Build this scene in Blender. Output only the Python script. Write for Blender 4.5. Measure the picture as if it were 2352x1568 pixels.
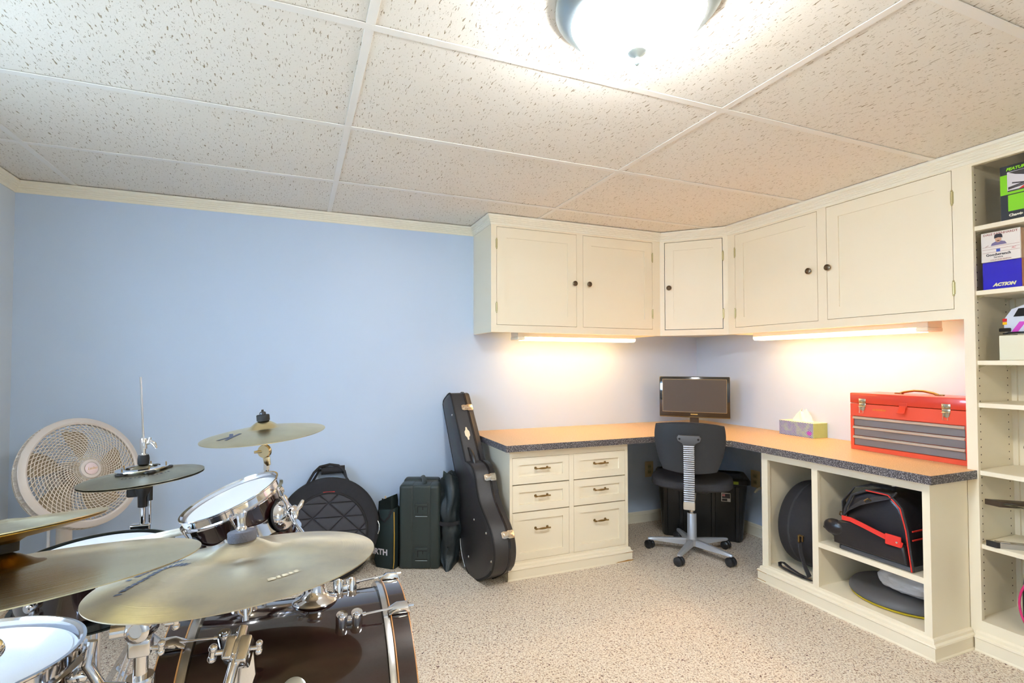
import bpy, bmesh, math, random
from mathutils import Vector, Matrix, Euler
random.seed(7)
for o in list(bpy.data.objects): bpy.data.objects.remove(o)
SC = bpy.context.scene
COL = SC.collection
PI = math.pi

# ---------------------------------------------------------------- camera
YAW, PITCH, FPX = 0.3695, 0.02411, 1155.388
cam_d = bpy.data.cameras.new('camera'); cam = bpy.data.objects.new('camera', cam_d); COL.objects.link(cam)
cam_d.sensor_fit = 'HORIZONTAL'; cam_d.sensor_width = 36.0
cam_d.lens = FPX / 2352 * 36.0
cam_d.shift_x = 48.159 / 2352; cam_d.shift_y = 22.333 / 2352
cam_d.clip_start = 0.03; cam_d.clip_end = 100
cam.location = (-2.94835, -3.11612, 1.17836)
_f = Vector((math.sin(YAW) * math.cos(PITCH), math.cos(YAW) * math.cos(PITCH), math.sin(PITCH)))
_r = Vector((math.cos(YAW), -math.sin(YAW), 0)); _u = _r.cross(_f)
cam.rotation_euler = Matrix((_r, _u, -_f)).transposed().to_euler()
SC.camera = cam

# ---------------------------------------------------------------- world, exposure
vs = SC.view_settings
SC.display_settings.display_device = 'sRGB'
vs.view_transform = 'Standard'; vs.look = 'None'; vs.gamma = 1.0; vs.use_curve_mapping = False
vs.exposure = 1.16
SKY_E = 24.0       # daylight through the side window
W_ = bpy.data.worlds.new('sky'); SC.world = W_; W_.use_nodes = True
_nt = W_.node_tree; _nt.nodes.clear()
_bg = _nt.nodes.new('ShaderNodeBackground'); _wo = _nt.nodes.new('ShaderNodeOutputWorld')
_bg.inputs[1].default_value = 1.0
_tc = _nt.nodes.new('ShaderNodeTexCoord'); _sp = _nt.nodes.new('ShaderNodeSeparateXYZ'); _rp = _nt.nodes.new('ShaderNodeValToRGB')
_nt.links.new(_tc.outputs['Generated'], _sp.inputs[0]); _nt.links.new(_sp.outputs[2], _rp.inputs[0])
_rp.color_ramp.elements[0].position = 0.0; _rp.color_ramp.elements[0].color = (.13, .17, .20, 1)      # ground outside
_rp.color_ramp.elements[1].position = 0.03; _rp.color_ramp.elements[1].color = (0.48, 0.70, 1.0, 1)   # overcast blue sky
_ml = _nt.nodes.new('ShaderNodeVectorMath'); _ml.operation = 'SCALE'; _ml.inputs['Scale'].default_value = SKY_E
_nt.links.new(_rp.outputs[0], _ml.inputs[0]); _nt.links.new(_ml.outputs[0], _bg.inputs[0])
_nt.links.new(_bg.outputs[0], _wo.inputs[0])
LAMP_E = 44.0      # ceiling bowl
TUBE_E = 9.0      # under-cabinet diffusers

# ---------------------------------------------------------------- helpers
def lin(c):
    c = c / 255.0
    return c / 12.92 if c <= 0.04045 else ((c + 0.055) / 1.055) ** 2.4
def rgb(r, g, b): return (lin(r), lin(g), lin(b), 1.0)

def mat(name, col, rough=0.5, metal=0.0, spec=0.5, emit=None, estr=0.0, coat=0.0, trans=0.0, alpha=1.0, var=0.0, vscale=20.0, bump=0.0, bscale=60.0, aniso=0.0):
    m = bpy.data.materials.new(name); m.use_nodes = True
    nt = m.node_tree; b = nt.nodes['Principled BSDF']
    b.inputs['Base Color'].default_value = col
    b.inputs['Roughness'].default_value = rough; b.inputs['Metallic'].default_value = metal
    b.inputs['Specular IOR Level'].default_value = spec
    b.inputs['Coat Weight'].default_value = coat; b.inputs['Transmission Weight'].default_value = trans
    b.inputs['Alpha'].default_value = alpha
    if emit: b.inputs['Emission Color'].default_value = emit; b.inputs['Emission Strength'].default_value = estr
    if var > 0 or bump > 0:
        tc = nt.nodes.new('ShaderNodeTexCoord')
        if var > 0:
            n = nt.nodes.new('ShaderNodeTexNoise'); n.inputs['Scale'].default_value = vscale; n.inputs['Detail'].default_value = 4
            mx = nt.nodes.new('ShaderNodeMix'); mx.data_type = 'RGBA'
            mx.inputs[6].default_value = tuple(max(0, c * (1 - var)) for c in col[:3]) + (1,)
            mx.inputs[7].default_value = tuple(min(1, c * (1 + var)) for c in col[:3]) + (1,)
            nt.links.new(tc.outputs['Object'], n.inputs['Vector']); nt.links.new(n.outputs['Fac'], mx.inputs[0])
            nt.links.new(mx.outputs[2], b.inputs['Base Color'])
        if bump > 0:
            n2 = nt.nodes.new('ShaderNodeTexNoise'); n2.inputs['Scale'].default_value = bscale; n2.inputs['Detail'].default_value = 3
            bp = nt.nodes.new('ShaderNodeBump'); bp.inputs['Strength'].default_value = bump; bp.inputs['Distance'].default_value = 0.002
            nt.links.new(tc.outputs['Object'], n2.inputs['Vector']); nt.links.new(n2.outputs['Fac'], bp.inputs['Height'])
            nt.links.new(bp.outputs[0], b.inputs['Normal'])
    return m

M = {}
M['paint_white'] = mat('cream cabinet paint', rgb(244, 233, 208), 0.42, var=0.02, vscale=3)
M['crown'] = mat('crown paint', rgb(243, 238, 220), 0.45, var=0.02, vscale=3)
M['wall'] = mat('pale blue wall paint', rgb(198, 215, 238), 0.42, spec=0.4, var=0.02, vscale=2, bump=0.08, bscale=180)
M['wall_lit'] = mat('pale blue wall paint, left', rgb(210, 220, 230), 0.5, spec=0.35, var=0.02, vscale=2, bump=0.08, bscale=180)  # same wall paint, lightened as if lit, since this wall faces the lamp
M['grid'] = mat('white enamelled ceiling grid', rgb(244, 240, 232), 0.45)
M['brass_old'] = mat('aged brass', rgb(150, 125, 80), 0.3, 1.0)
M['pewter'] = mat('antique pewter', rgb(120, 108, 92), 0.3, 1.0)
M['hinge'] = mat('painted hinge', rgb(196, 186, 140), 0.35, 0.6)
M['wood_raw'] = mat('bare wood where paint chipped', rgb(178, 128, 60), 0.7)
M['chrome'] = mat('chrome', rgb(225, 225, 228), 0.08, 1.0)
M['chrome_soft'] = mat('brushed chrome', rgb(200, 200, 200), 0.25, 1.0)
M['nickel'] = mat('satin nickel', rgb(178, 190, 192), 0.35, 0.85)
M['black_pl'] = mat('black plastic', rgb(34, 35, 38), 0.38, var=0.1, vscale=30)
M['black_mat'] = mat('black rubber', rgb(26, 26, 28), 0.75)
M['black_cloth'] = mat('black nylon cloth', rgb(38, 38, 42), 0.85, bump=0.6, bscale=700, var=0.2, vscale=60)
M['grey_cloth'] = mat('charcoal fabric', rgb(58, 58, 62), 0.9, bump=0.6, bscale=600, var=0.2, vscale=80)
M['red_cloth'] = mat('red webbing', rgb(225, 50, 38), 0.6)
M['grey_pl'] = mat('dark grey plastic', rgb(88, 88, 90), 0.5)
M['silver_pl'] = mat('silver paint', rgb(196, 200, 208), 0.32, 0.35)
M['glass'] = mat('clear glass', (0.85, 0.95, 0.92, 1), 0.02, trans=1.0)
M['head_white'] = mat('coated white drum head', rgb(235, 236, 240), 0.55, var=0.015, vscale=30, bump=0.15, bscale=300)
M['head_clear'] = mat('frosted drum head', rgb(216, 212, 208), 0.2, coat=0.3)
M['yellow'] = mat('yellow rubber', rgb(190, 165, 20), 0.6)

def noise_chain(m, coord='Object'):
    nt = m.node_tree; return nt, nt.nodes['Principled BSDF'], nt.nodes.new('ShaderNodeTexCoord')

def ramp(nt, stops, interp='LINEAR'):
    r = nt.nodes.new('ShaderNodeValToRGB'); r.color_ramp.interpolation = interp
    e = r.color_ramp.elements
    while len(e) < len(stops): e.new(0.5)
    for i, (p, c) in enumerate(stops): e[i].position = p; e[i].color = c
    return r

# ceiling tile: off-white mineral board with elongated fissures and pin holes
def make_tile():
    m = mat('fissured mineral ceiling tile', rgb(243, 237, 226), 0.85, spec=0.2)
    nt, b, tc = noise_chain(m)
    mp = nt.nodes.new('ShaderNodeMapping'); mp.inputs['Scale'].default_value = (210, 46, 1); mp.inputs['Rotation'].default_value = (0, 0, 0.22)
    n1 = nt.nodes.new('ShaderNodeTexNoise'); n1.inputs['Scale'].default_value = 1.0; n1.inputs['Detail'].default_value = 1.5; n1.inputs['Distortion'].default_value = 0.7
    nt.links.new(tc.outputs['Object'], mp.inputs[0]); nt.links.new(mp.outputs[0], n1.inputs['Vector'])
    r1 = ramp(nt, [(0.0, (0, 0, 0, 1)), (0.315, (0, 0, 0, 1)), (0.35, (1, 1, 1, 1))])
    nt.links.new(n1.outputs['Fac'], r1.inputs[0])
    n2 = nt.nodes.new('ShaderNodeTexNoise'); n2.inputs['Scale'].default_value = 210; n2.inputs['Detail'].default_value = 1
    nt.links.new(tc.outputs['Object'], n2.inputs['Vector'])
    r2 = ramp(nt, [(0.0, (0.0, 0, 0, 1)), (0.20, (0, 0, 0, 1)), (0.30, (1, 1, 1, 1))])
    nt.links.new(n2.outputs['Fac'], r2.inputs[0])
    mn = nt.nodes.new('ShaderNodeMath'); mn.operation = 'MINIMUM'
    nt.links.new(r1.outputs[0], mn.inputs[0]); nt.links.new(r2.outputs[0], mn.inputs[1])
    mx = nt.nodes.new('ShaderNodeMix'); mx.data_type = 'RGBA'
    mx.inputs[6].default_value = rgb(168, 152, 126); mx.inputs[7].default_value = rgb(243, 237, 226)
    nt.links.new(mn.outputs[0], mx.inputs[0]); nt.links.new(mx.outputs[2], b.inputs['Base Color'])
    n3 = nt.nodes.new('ShaderNodeTexNoise'); n3.inputs['Scale'].default_value = 260
    nt.links.new(tc.outputs['Object'], n3.inputs['Vector'])
    ad = nt.nodes.new('ShaderNodeMath'); ad.operation = 'MULTIPLY_ADD'; ad.inputs[1].default_value = 0.35
    nt.links.new(n3.outputs['Fac'], ad.inputs[0]); nt.links.new(mn.outputs[0], ad.inputs[2])
    bp = nt.nodes.new('ShaderNodeBump'); bp.inputs['Strength'].default_value = 0.5; bp.inputs['Distance'].default_value = 0.003
    nt.links.new(ad.outputs[0], bp.inputs['Height']); nt.links.new(bp.outputs[0], b.inputs['Normal'])
    return m
M['tile'] = make_tile()

def make_carpet():
    m = mat('flecked beige carpet', rgb(210, 190, 170), 0.95, spec=0.1)
    nt, b, tc = noise_chain(m)
    def noise(s, d=2, dist=0.0):
        n = nt.nodes.new('ShaderNodeTexNoise'); n.inputs['Scale'].default_value = s; n.inputs['Detail'].default_value = d; n.inputs['Distortion'].default_value = dist
        nt.links.new(tc.outputs['Object'], n.inputs['Vector']); return n
    a = noise(150, 3, 0.8)
    ra = ramp(nt, [(0.28, rgb(120, 84, 70)), (0.39, rgb(208, 184, 158)), (0.49, rgb(246, 230, 210)), (0.62, rgb(255, 245, 228))])
    nt.links.new(a.outputs['Fac'], ra.inputs[0])
    c = noise(112, 3, 1.2)
    rc = ramp(nt, [(0.0, (1, 1, 1, 1)), (0.335, (1, 1, 1, 1)), (0.37, (0, 0, 0, 1))])
    nt.links.new(c.outputs['Fac'], rc.inputs[0])
    mx = nt.nodes.new('ShaderNodeMix'); mx.data_type = 'RGBA'; mx.inputs[7].default_value = rgb(96, 58, 54)
    nt.links.new(rc.outputs[0], mx.inputs[0]); nt.links.new(ra.outputs[0], mx.inputs[6])
    nt.links.new(mx.outputs[2], b.inputs['Base Color'])
    d = noise(240, 3, 1.0)
    bp = nt.nodes.new('ShaderNodeBump'); bp.inputs['Strength'].default_value = 0.9; bp.inputs['Distance'].default_value = 0.006
    nt.links.new(d.outputs['Fac'], bp.inputs['Height']); nt.links.new(bp.outputs[0], b.inputs['Normal'])
    return m
M['carpet'] = make_carpet()

def make_speck(name, base, specks, rough, scale=420, thr=0.6):
    m = mat(name, base, rough)
    nt, b, tc = noise_chain(m)
    n = nt.nodes.new('ShaderNodeTexNoise'); n.inputs['Scale'].default_value = scale; n.inputs['Detail'].default_value = 2; n.inputs['Distortion'].default_value = 0.6
    nt.links.new(tc.outputs['Object'], n.inputs['Vector'])
    r = ramp(nt, [(thr - 0.32, tuple(c * 0.55 for c in base[:3]) + (1,)), (thr - 0.12, base), (thr - 0.02, base), (thr + 0.04, specks)])
    nt.links.new(n.outputs['Fac'], r.inputs[0]); nt.links.new(r.outputs[0], b.inputs['Base Color'])
    return m
M['counter'] = make_speck('tan speckled laminate', rgb(212, 176, 130), rgb(230, 206, 170), 0.42, 300, 0.6)
M['edge'] = make_speck('dark speckled laminate edge', rgb(66, 62, 66), rgb(205, 200, 200), 0.35, 330, 0.58)

def make_cymbal(name, c1, c2, rough):
    m = mat(name, c1, rough, 1.0)
    nt, b, tc = noise_chain(m)
    n = nt.nodes.new('ShaderNodeTexNoise'); n.inputs['Scale'].default_value = 9; n.inputs['Detail'].default_value = 6
    nt.links.new(tc.outputs['Object'], n.inputs['Vector'])
    r = ramp(nt, [(0.35, c2), (0.62, c1)]); nt.links.new(n.outputs['Fac'], r.inputs[0]); nt.links.new(r.outputs[0], b.inputs['Base Color'])
    # lathe grooves: concentric rings in the object's own plane
    sp = nt.nodes.new('ShaderNodeSeparateXYZ'); nt.links.new(tc.outputs['Object'], sp.inputs[0])
    cx = nt.nodes.new('ShaderNodeCombineXYZ'); nt.links.new(sp.outputs[0], cx.inputs[0]); nt.links.new(sp.outputs[1], cx.inputs[1])
    ln = nt.nodes.new('ShaderNodeVectorMath'); ln.operation = 'LENGTH'; nt.links.new(cx.outputs[0], ln.inputs[0])
    n2 = nt.nodes.new('ShaderNodeTexNoise'); n2.noise_dimensions = '1D'; n2.inputs['Scale'].default_value = 420; n2.inputs['Detail'].default_value = 2
    nt.links.new(ln.outputs['Value'], n2.inputs['W'])
    bp = nt.nodes.new('ShaderNodeBump'); bp.inputs['Strength'].default_value = 0.35; bp.inputs['Distance'].default_value = 0.0006
    nt.links.new(n2.outputs['Fac'], bp.inputs['Height']); nt.links.new(bp.outputs[0], b.inputs['Normal'])
    tn = nt.nodes.new('ShaderNodeTangent'); tn.direction_type = 'RADIAL'; tn.axis = 'Z'
    nt.links.new(tn.outputs[0], b.inputs['Tangent']); b.inputs['Anisotropic'].default_value = 0.75
    return m
M['cym'] = make_cymbal('brushed bronze', rgb(236, 220, 184), rgb(206, 192, 166), 0.34)
M['cym_br'] = make_cymbal('bright bronze', rgb(240, 224, 180), rgb(222, 204, 158), 0.26)
M['cym_dk'] = make_cymbal('dull pewter bronze', rgb(186, 178, 152), rgb(156, 148, 126), 0.33)
M['cym_raw'] = mat('raw bell bronze', rgb(150, 118, 52), 0.4, 1.0, var=0.15, vscale=30)

def make_wood_gloss():
    m = mat('dark burgundy lacquered maple', rgb(26, 12, 14), 0.12, coat=1.0)
    nt, b, tc = noise_chain(m)
    mp = nt.nodes.new('ShaderNodeMapping'); mp.inputs['Scale'].default_value = (40, 40, 3)
    n = nt.nodes.new('ShaderNodeTexNoise'); n.inputs['Scale'].default_value = 1; n.inputs['Detail'].default_value = 4
    nt.links.new(tc.outputs['Object'], mp.inputs[0]); nt.links.new(mp.outputs[0], n.inputs['Vector'])
    r = ramp(nt, [(0.3, rgb(20, 9, 12)), (0.7, rgb(44, 20, 18))]); nt.links.new(n.outputs['Fac'], r.inputs[0]); nt.links.new(r.outputs[0], b.inputs['Base Color'])
    return m
M['shell'] = make_wood_gloss()

MATRIX = {}   # world matrix of every top-level thing
def setp(o, label=None, cat=None, group=None, kind=None):
    if label: o['label'] = label
    if cat: o['category'] = cat
    if group: o['group'] = group
    if kind: o['kind'] = kind
def thing(name, label, cat, loc=(0, 0, 0), rot=None, group=None):
    o = bpy.data.objects.new(name, None); COL.objects.link(o)
    o.empty_display_size = 0.05
    mw = Matrix.Translation(Vector(loc))
    if rot is not None:
        mw = mw @ (rot.to_4x4() if isinstance(rot, Matrix) else Euler(rot).to_matrix().to_4x4())
    o.matrix_world = mw; MATRIX[o.name] = mw
    setp(o, label, cat, group); return o
def root_of(o):
    while o.parent: o = o.parent
    return o
def link_mesh(name, bm, m, parent=None, world=False, smooth=None, mats=None):
    bmesh.ops.recalc_face_normals(bm, faces=bm.faces)
    if world and parent is not None: bm.transform(MATRIX[root_of(parent).name].inverted())
    me = bpy.data.meshes.new(name)
    if smooth:
        for f in bm.faces: f.smooth = True
        lim = math.radians(smooth if smooth is not True else 40)
        for e in bm.edges:
            if len(e.link_faces) == 2 and e.calc_face_angle(0) > lim: e.smooth = False
    bm.to_mesh(me); bm.free()
    for mm in (mats or [m]): me.materials.append(mm)
    o = bpy.data.objects.new(name, me); COL.objects.link(o)
    if parent is not None: o.parent = parent
    return o
def part(name, bm, m, parent, world=False, smooth=None, label=None, mats=None, kind=None):
    o = link_mesh(name, bm, m, parent, world, smooth, mats)
    if label: o['label'] = label
    if kind: o['kind'] = kind
    return o
def solo(name, bm, m, label, cat, loc=(0, 0, 0), rot=None, group=None, smooth=None, mats=None):
    o = link_mesh(name, bm, m, None, False, smooth, mats)
    mw = Matrix.Translation(Vector(loc))
    if rot is not None: mw = mw @ (rot.to_4x4() if isinstance(rot, Matrix) else Euler(rot).to_matrix().to_4x4())
    o.matrix_world = mw; MATRIX[o.name] = mw
    setp(o, label, cat, group); return o
def struct(name, bm, m, smooth=None, mats=None, parent=None):
    o = link_mesh(name, bm, m, parent, False, smooth, mats)
    if parent is None: o['kind'] = 'structure'
    return o

def B(): return bmesh.new()
def box(bm, x0, x1, y0, y1, z0, z1, bev=0.0, seg=2, mi=0, mtx=None):
    nb = bmesh.new()
    bmesh.ops.create_cube(nb, size=1)
    bmesh.ops.scale(nb, vec=(abs(x1 - x0), abs(y1 - y0), abs(z1 - z0)), verts=nb.verts)
    bmesh.ops.translate(nb, vec=((x0 + x1) / 2, (y0 + y1) / 2, (z0 + z1) / 2), verts=nb.verts)
    if bev > 0: bmesh.ops.bevel(nb, geom=nb.edges[:], offset=bev, segments=seg, affect='EDGES', profile=0.5)
    merge(bm, nb, mi, mtx)
def merge(bm, nb, mi=0, mtx=None):
    if mtx is not None: nb.transform(mtx)
    off = {}
    for v in nb.verts: off[v] = bm.verts.new(v.co)
    for f in nb.faces:
        try:
            nf = bm.faces.new([off[v] for v in f.verts]); nf.material_index = mi if mi else f.material_index; nf.smooth = f.smooth
        except ValueError: pass
    nb.free()
def frame_to(d):
    d = Vector(d).normalized()
    a = Vector((0, 0, 1)) if abs(d.z) < 0.95 else Vector((1, 0, 0))
    x = a.cross(d).normalized(); y = d.cross(x)
    return x, y, d
def rot_to(d, spin=0.0):
    x, y, z = frame_to(d); m = Matrix((x, y, z)).transposed()
    return m @ Matrix.Rotation(spin, 3, 'Z')
def cyl(bm, p0, p1, r0, r1=None, seg=24, caps=True, mi=0):
    r1 = r0 if r1 is None else r1
    p0 = Vector(p0); p1 = Vector(p1); x, y, d = frame_to(p1 - p0)
    A = []; Bv = []
    for i in range(seg):
        t = 2 * PI * i / seg; e = math.cos(t) * x + math.sin(t) * y
        A.append(bm.verts.new(p0 + e * r0)); Bv.append(bm.verts.new(p1 + e * r1))
    for i in range(seg):
        j = (i + 1) % seg
        f = bm.faces.new([A[i], A[j], Bv[j], Bv[i]]); f.material_index = mi
    if caps:
        f = bm.faces.new(A[::-1]); f.material_index = mi
        f = bm.faces.new(Bv); f.material_index = mi
def lathe(bm, prof, p=(0, 0, 0), d=(0, 0, 1), seg=40, mi=0, sx=1.0, sy=1.0):
    """prof: list of (r, h); revolves round axis d through p."""
    p = Vector(p); x, y, d = frame_to(d); rings = []
    if abs(d.z) > 0.9999: x, y = Vector((1, 0, 0)), Vector((0, 1, 0)) * (1 if d.z > 0 else -1)
    for r, h in prof:
        if r < 1e-6: rings.append([bm.verts.new(p + d * h)])
        else: rings.append([bm.verts.new(p + d * h + (math.cos(2 * PI * i / seg) * x * sx + math.sin(2 * PI * i / seg) * y * sy) * r) for i in range(seg)])
    for a, b in zip(rings, rings[1:]):
        for i in range(seg):
            j = (i + 1) % seg
            if len(a) == 1 and len(b) == 1: continue
            if len(a) == 1: vs_ = [a[0], b[j], b[i]]
            elif len(b) == 1: vs_ = [a[i], a[j], b[0]]
            else: vs_ = [a[i], a[j], b[j], b[i]]
            f = bm.faces.new(vs_); f.material_index = mi
def tube(bm, pts, r, seg=10, closed=False, mi=0, flat=None):
    """sweep a circle (or flat=(w,t) ribbon ellipse) along pts"""
    pts = [Vector(q) for q in pts]; n = len(pts); rings = []; px = None
    for i, q in enumerate(pts):
        if closed: t = pts[(i + 1) % n] - pts[i - 1]
        else: t = pts[min(i + 1, n - 1)] - pts[max(i - 1, 0)]
        t.normalize()
        if px is None: px, _, _ = frame_to(t)
        px = (px - t * px.dot(t)).normalized(); py = t.cross(px)
        rr = r[i] if isinstance(r, (list, tuple)) else r
        rings.append([bm.verts.new(q + (math.cos(2 * PI * k / seg) * px + math.sin(2 * PI * k / seg) * py) * rr) for k in range(seg)])
    m = n if closed else n - 1
    for i in range(m):
        a, b = rings[i], rings[(i + 1) % n]
        for k in range(seg):
            j = (k + 1) % seg
            f = bm.faces.new([a[k], a[j], b[j], b[k]]); f.material_index = mi
    if not closed:
        f = bm.faces.new(rings[0][::-1]); f.material_index = mi
        f = bm.faces.new(rings[-1]); f.material_index = mi
def ribbon(bm, pts, w, t, wdir, mi=0):
    """strap: rectangle section w (along wdir) x t swept along pts"""
    pts = [Vector(q) for q in pts]; rings = []
    for i, q in enumerate(pts):
        tg = (pts[min(i + 1, len(pts) - 1)] - pts[max(i - 1, 0)]).normalized()
        wd = wdir[i] if isinstance(wdir, list) else wdir
        wd = Vector(wd); wd = (wd - tg * wd.dot(tg)).normalized(); nd = tg.cross(wd)
        rings.append([bm.verts.new(q + wd * (sx * w / 2) + nd * (sy * t / 2)) for sx, sy in ((-1, -1), (1, -1), (1, 1), (-1, 1))])
    for a, b in zip(rings, rings[1:]):
        for k in range(4):
            f = bm.faces.new([a[k], a[(k + 1) % 4], b[(k + 1) % 4], b[k]]); f.material_index = mi
    for f_ in (rings[0][::-1], rings[-1]):
        f = bm.faces.new(f_); f.material_index = mi
def sphere(bm, c, r, sc=(1, 1, 1), u=20, v=12, mi=0):
    nb = bmesh.new(); bmesh.ops.create_uvsphere(nb, u_segments=u, v_segments=v, radius=r)
    bmesh.ops.scale(nb, vec=sc, verts=nb.verts); bmesh.ops.translate(nb, vec=c, verts=nb.verts)
    merge(bm, nb, mi)
def prism(bm, poly, o, ex, ey, ez, h, bev=0.0, mi=0, seg=2):
    """polygon in plane (ex,ey) at o, extruded h along ez"""
    nb = bmesh.new(); o = Vector(o); ex = Vector(ex); ey = Vector(ey); ez = Vector(ez)
    vs_ = [nb.verts.new(o + ex * a + ey * b) for a, b in poly]
    f = nb.faces.new(vs_)
    r = bmesh.ops.extrude_face_region(nb, geom=[f])
    top = [v for v in r['geom'] if isinstance(v, bmesh.types.BMVert)]
    bmesh.ops.translate(nb, vec=ez * h, verts=top)
    if bev > 0:
        es = [e for e in nb.edges if e.calc_face_angle(0) > 0.9 and all(len(v.link_edges) == 3 for v in e.verts)]
        caps_ = [e for e in nb.edges if len(e.link_faces) == 2 and any(len(g.verts) == len(poly) for g in e.link_faces)]
        bmesh.ops.bevel(nb, geom=caps_, offset=bev, segments=seg, affect='EDGES', profile=0.5)
    merge(bm, nb, mi)
def sweep(bm, path, prof, side=1, closed=False, mi=0):
    """prof [(v,z)] swept along 2D path, v measured to the 'side' of the travel direction; mitred corners"""
    P = [Vector(q) for q in path]; n = len(P); rows = []
    for i in range(n):
        def nrm(a, b):
            d = (P[b] - P[a]).normalized(); return Vector((d.y, -d.x)) * side
        if closed: n1, n2 = nrm(i - 1, i), nrm(i, (i + 1) % n)
        else: n1 = nrm(max(i - 1, 0), max(i - 1, 0) + 1); n2 = nrm(min(i, n - 2), min(i, n - 2) + 1)
        m_ = (n1 + n2); m_ = m_ / max(m_.length_squared / 2, 1e-6)
        rows.append([bm.verts.new((P[i].x + m_.x * v, P[i].y + m_.y * v, z)) for v, z in prof])
    k = len(prof)
    for i in range(n if closed else n - 1):
        a, b = rows[i], rows[(i + 1) % n]
        for j in range(k):
            f = bm.faces.new([a[j], a[(j + 1) % k], b[(j + 1) % k], b[j]]); f.material_index = mi
    if not closed: bm.faces.new(rows[0][::-1]); bm.faces.new(rows[-1])
def textbm(body, size, extrude=0.0004, align='CENTER', shear=0.0, bold=0.0):
    cu = bpy.data.curves.new('txt', 'FONT'); cu.body = body; cu.size = size; cu.extrude = extrude
    cu.align_x = align; cu.align_y = 'CENTER'; cu.shear = shear; cu.resolution_u = 2; cu.offset = bold
    ob = bpy.data.objects.new('txt', cu); COL.objects.link(ob)
    dg = bpy.context.evaluated_depsgraph_get(); dg.update()
    me = bpy.data.meshes.new_from_object(ob.evaluated_get(dg))
    bm = bmesh.new(); bm.from_mesh(me)
    bpy.data.objects.remove(ob); bpy.data.curves.remove(cu); bpy.data.meshes.remove(me)
    return bm
def copy_tree(o, parent=None):
    c = o.copy(); COL.objects.link(c)
    if parent is not None: c.parent = parent
    for ch in list(o.children): copy_tree(ch, c)
    return c
def circ_pts(c, n, r, k, a0=0, a1=2 * PI, closed=True):
    x, y, d = frame_to(n); c = Vector(c); out = []
    m = k if closed else k - 1
    for i in range(k):
        t = a0 + (a1 - a0) * i / m; out.append(c + x * r * math.cos(t) + y * r * math.sin(t))
    return out
# ================================================================ ROOM
ZC = 2.070; XL = -4.237; YF = -4.75
T4, T2 = 1.2192, 0.6096
GX, GY = -3.99289, -2.38443

def wall(name, x0, x1, y0, y1, z0, z1, m):
    b = B(); box(b, x0, x1, y0, y1, z0, z1); return struct(name, b, m)
b = B(); box(b, XL - .1, .1, YF - .1, .1, -.08, 0); struct('floor', b, M['carpet'])
wall('wall_back', XL - .1, .1, 0, .1, 0, 2.3, M['wall'])
wall('wall_right', 0, .1, YF - .1, 0, 0, 2.3, M['wall'])
wall('wall_front', XL - .1, 0, YF - .1, YF, 0, 2.3, M['wall'])
# left wall with a high basement window near the drums (out of frame)
WY0, WY1, WZ0, WZ1 = -2.55, -1.25, 1.25, 1.92
b = B()
box(b, XL - .1, XL, YF, WY0, 0, 2.3); box(b, XL - .1, XL, WY1, 0, 0, 2.3)
box(b, XL - .1, XL, WY0, WY1, 0, WZ0); box(b, XL - .1, XL, WY0, WY1, WZ1, 2.3)
struct('wall_left', b, M['wall_lit'])
b = B()
for a0, a1, c0, c1 in ((WY0, WY1, WZ0, WZ0 + .04), (WY0, WY1, WZ1 - .04, WZ1), (WY0, WY0 + .04, WZ0 + .04, WZ1 - .04), (WY1 - .04, WY1, WZ0 + .04, WZ1 - .04), ((WY0 + WY1) / 2 - .02, (WY0 + WY1) / 2 + .02, WZ0 + .04, WZ1 - .04)):
    box(b, XL - .07, XL - .02, a0, a1, c0, c1, .003)
w1 = struct('window_1', b, M['crown'])
b = B(); box(b, XL - .048, XL - .044, WY0 + .04, WY1 - .04, WZ0 + .04, WZ1 - .04)
part('pane', b, mat('window glass', (1, 1, 1, 1), 0.0, trans=1.0), w1)
pl = bpy.data.lights.new('window portal', 'AREA'); pl.shape = 'RECTANGLE'; pl.size = WY1 - WY0; pl.size_y = WZ1 - WZ0
pl.cycles.is_portal = True
po = bpy.data.objects.new('window_portal', pl); COL.objects.link(po)
po.location = (XL - .09, (WY0 + WY1) / 2, (WZ0 + WZ1) / 2); po.rotation_euler = (PI / 2, 0, -PI / 2)

# ceiling: lay-in tiles in a tee grid
b = B()
for i in range(-1, 5):
    for j in range(-5, 6):
        x0, x1 = GX + (i - 0) * T4, GX + (i + 1) * T4; y0, y1 = GY + j * T2, GY + (j + 1) * T2
        x0, x1, y0, y1 = max(x0, XL), min(x1, 0), max(y0, YF), min(y1, 0)
        if x1 - x0 < .02 or y1 - y0 < .02: continue
        dz = random.uniform(0, .0012)
        box(b, x0 + .002, x1 - .002, y0 + .002, y1 - .002, ZC + .0035 + dz, ZC + .019 + dz)
box(b, XL - .1, .1, YF - .1, .1, ZC + .05, ZC + .1, mi=1)
ceil = struct('ceiling', b, None, mats=[M['tile'], M['grid']])
b = B()
for i in range(-1, 5):
    x = GX + i * T4
    if XL < x < 0: box(b, x - .0125, x + .0125, YF, 0, ZC, ZC + .0025, .0006, 1)
for j in range(-5, 6):
    y = GY + j * T2
    if YF < y < 0: box(b, XL, 0, y - .0125, y + .0125, ZC - .0006, ZC + .0024, .0006, 1)
struct('trim_1', b, M['grid'])
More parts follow.
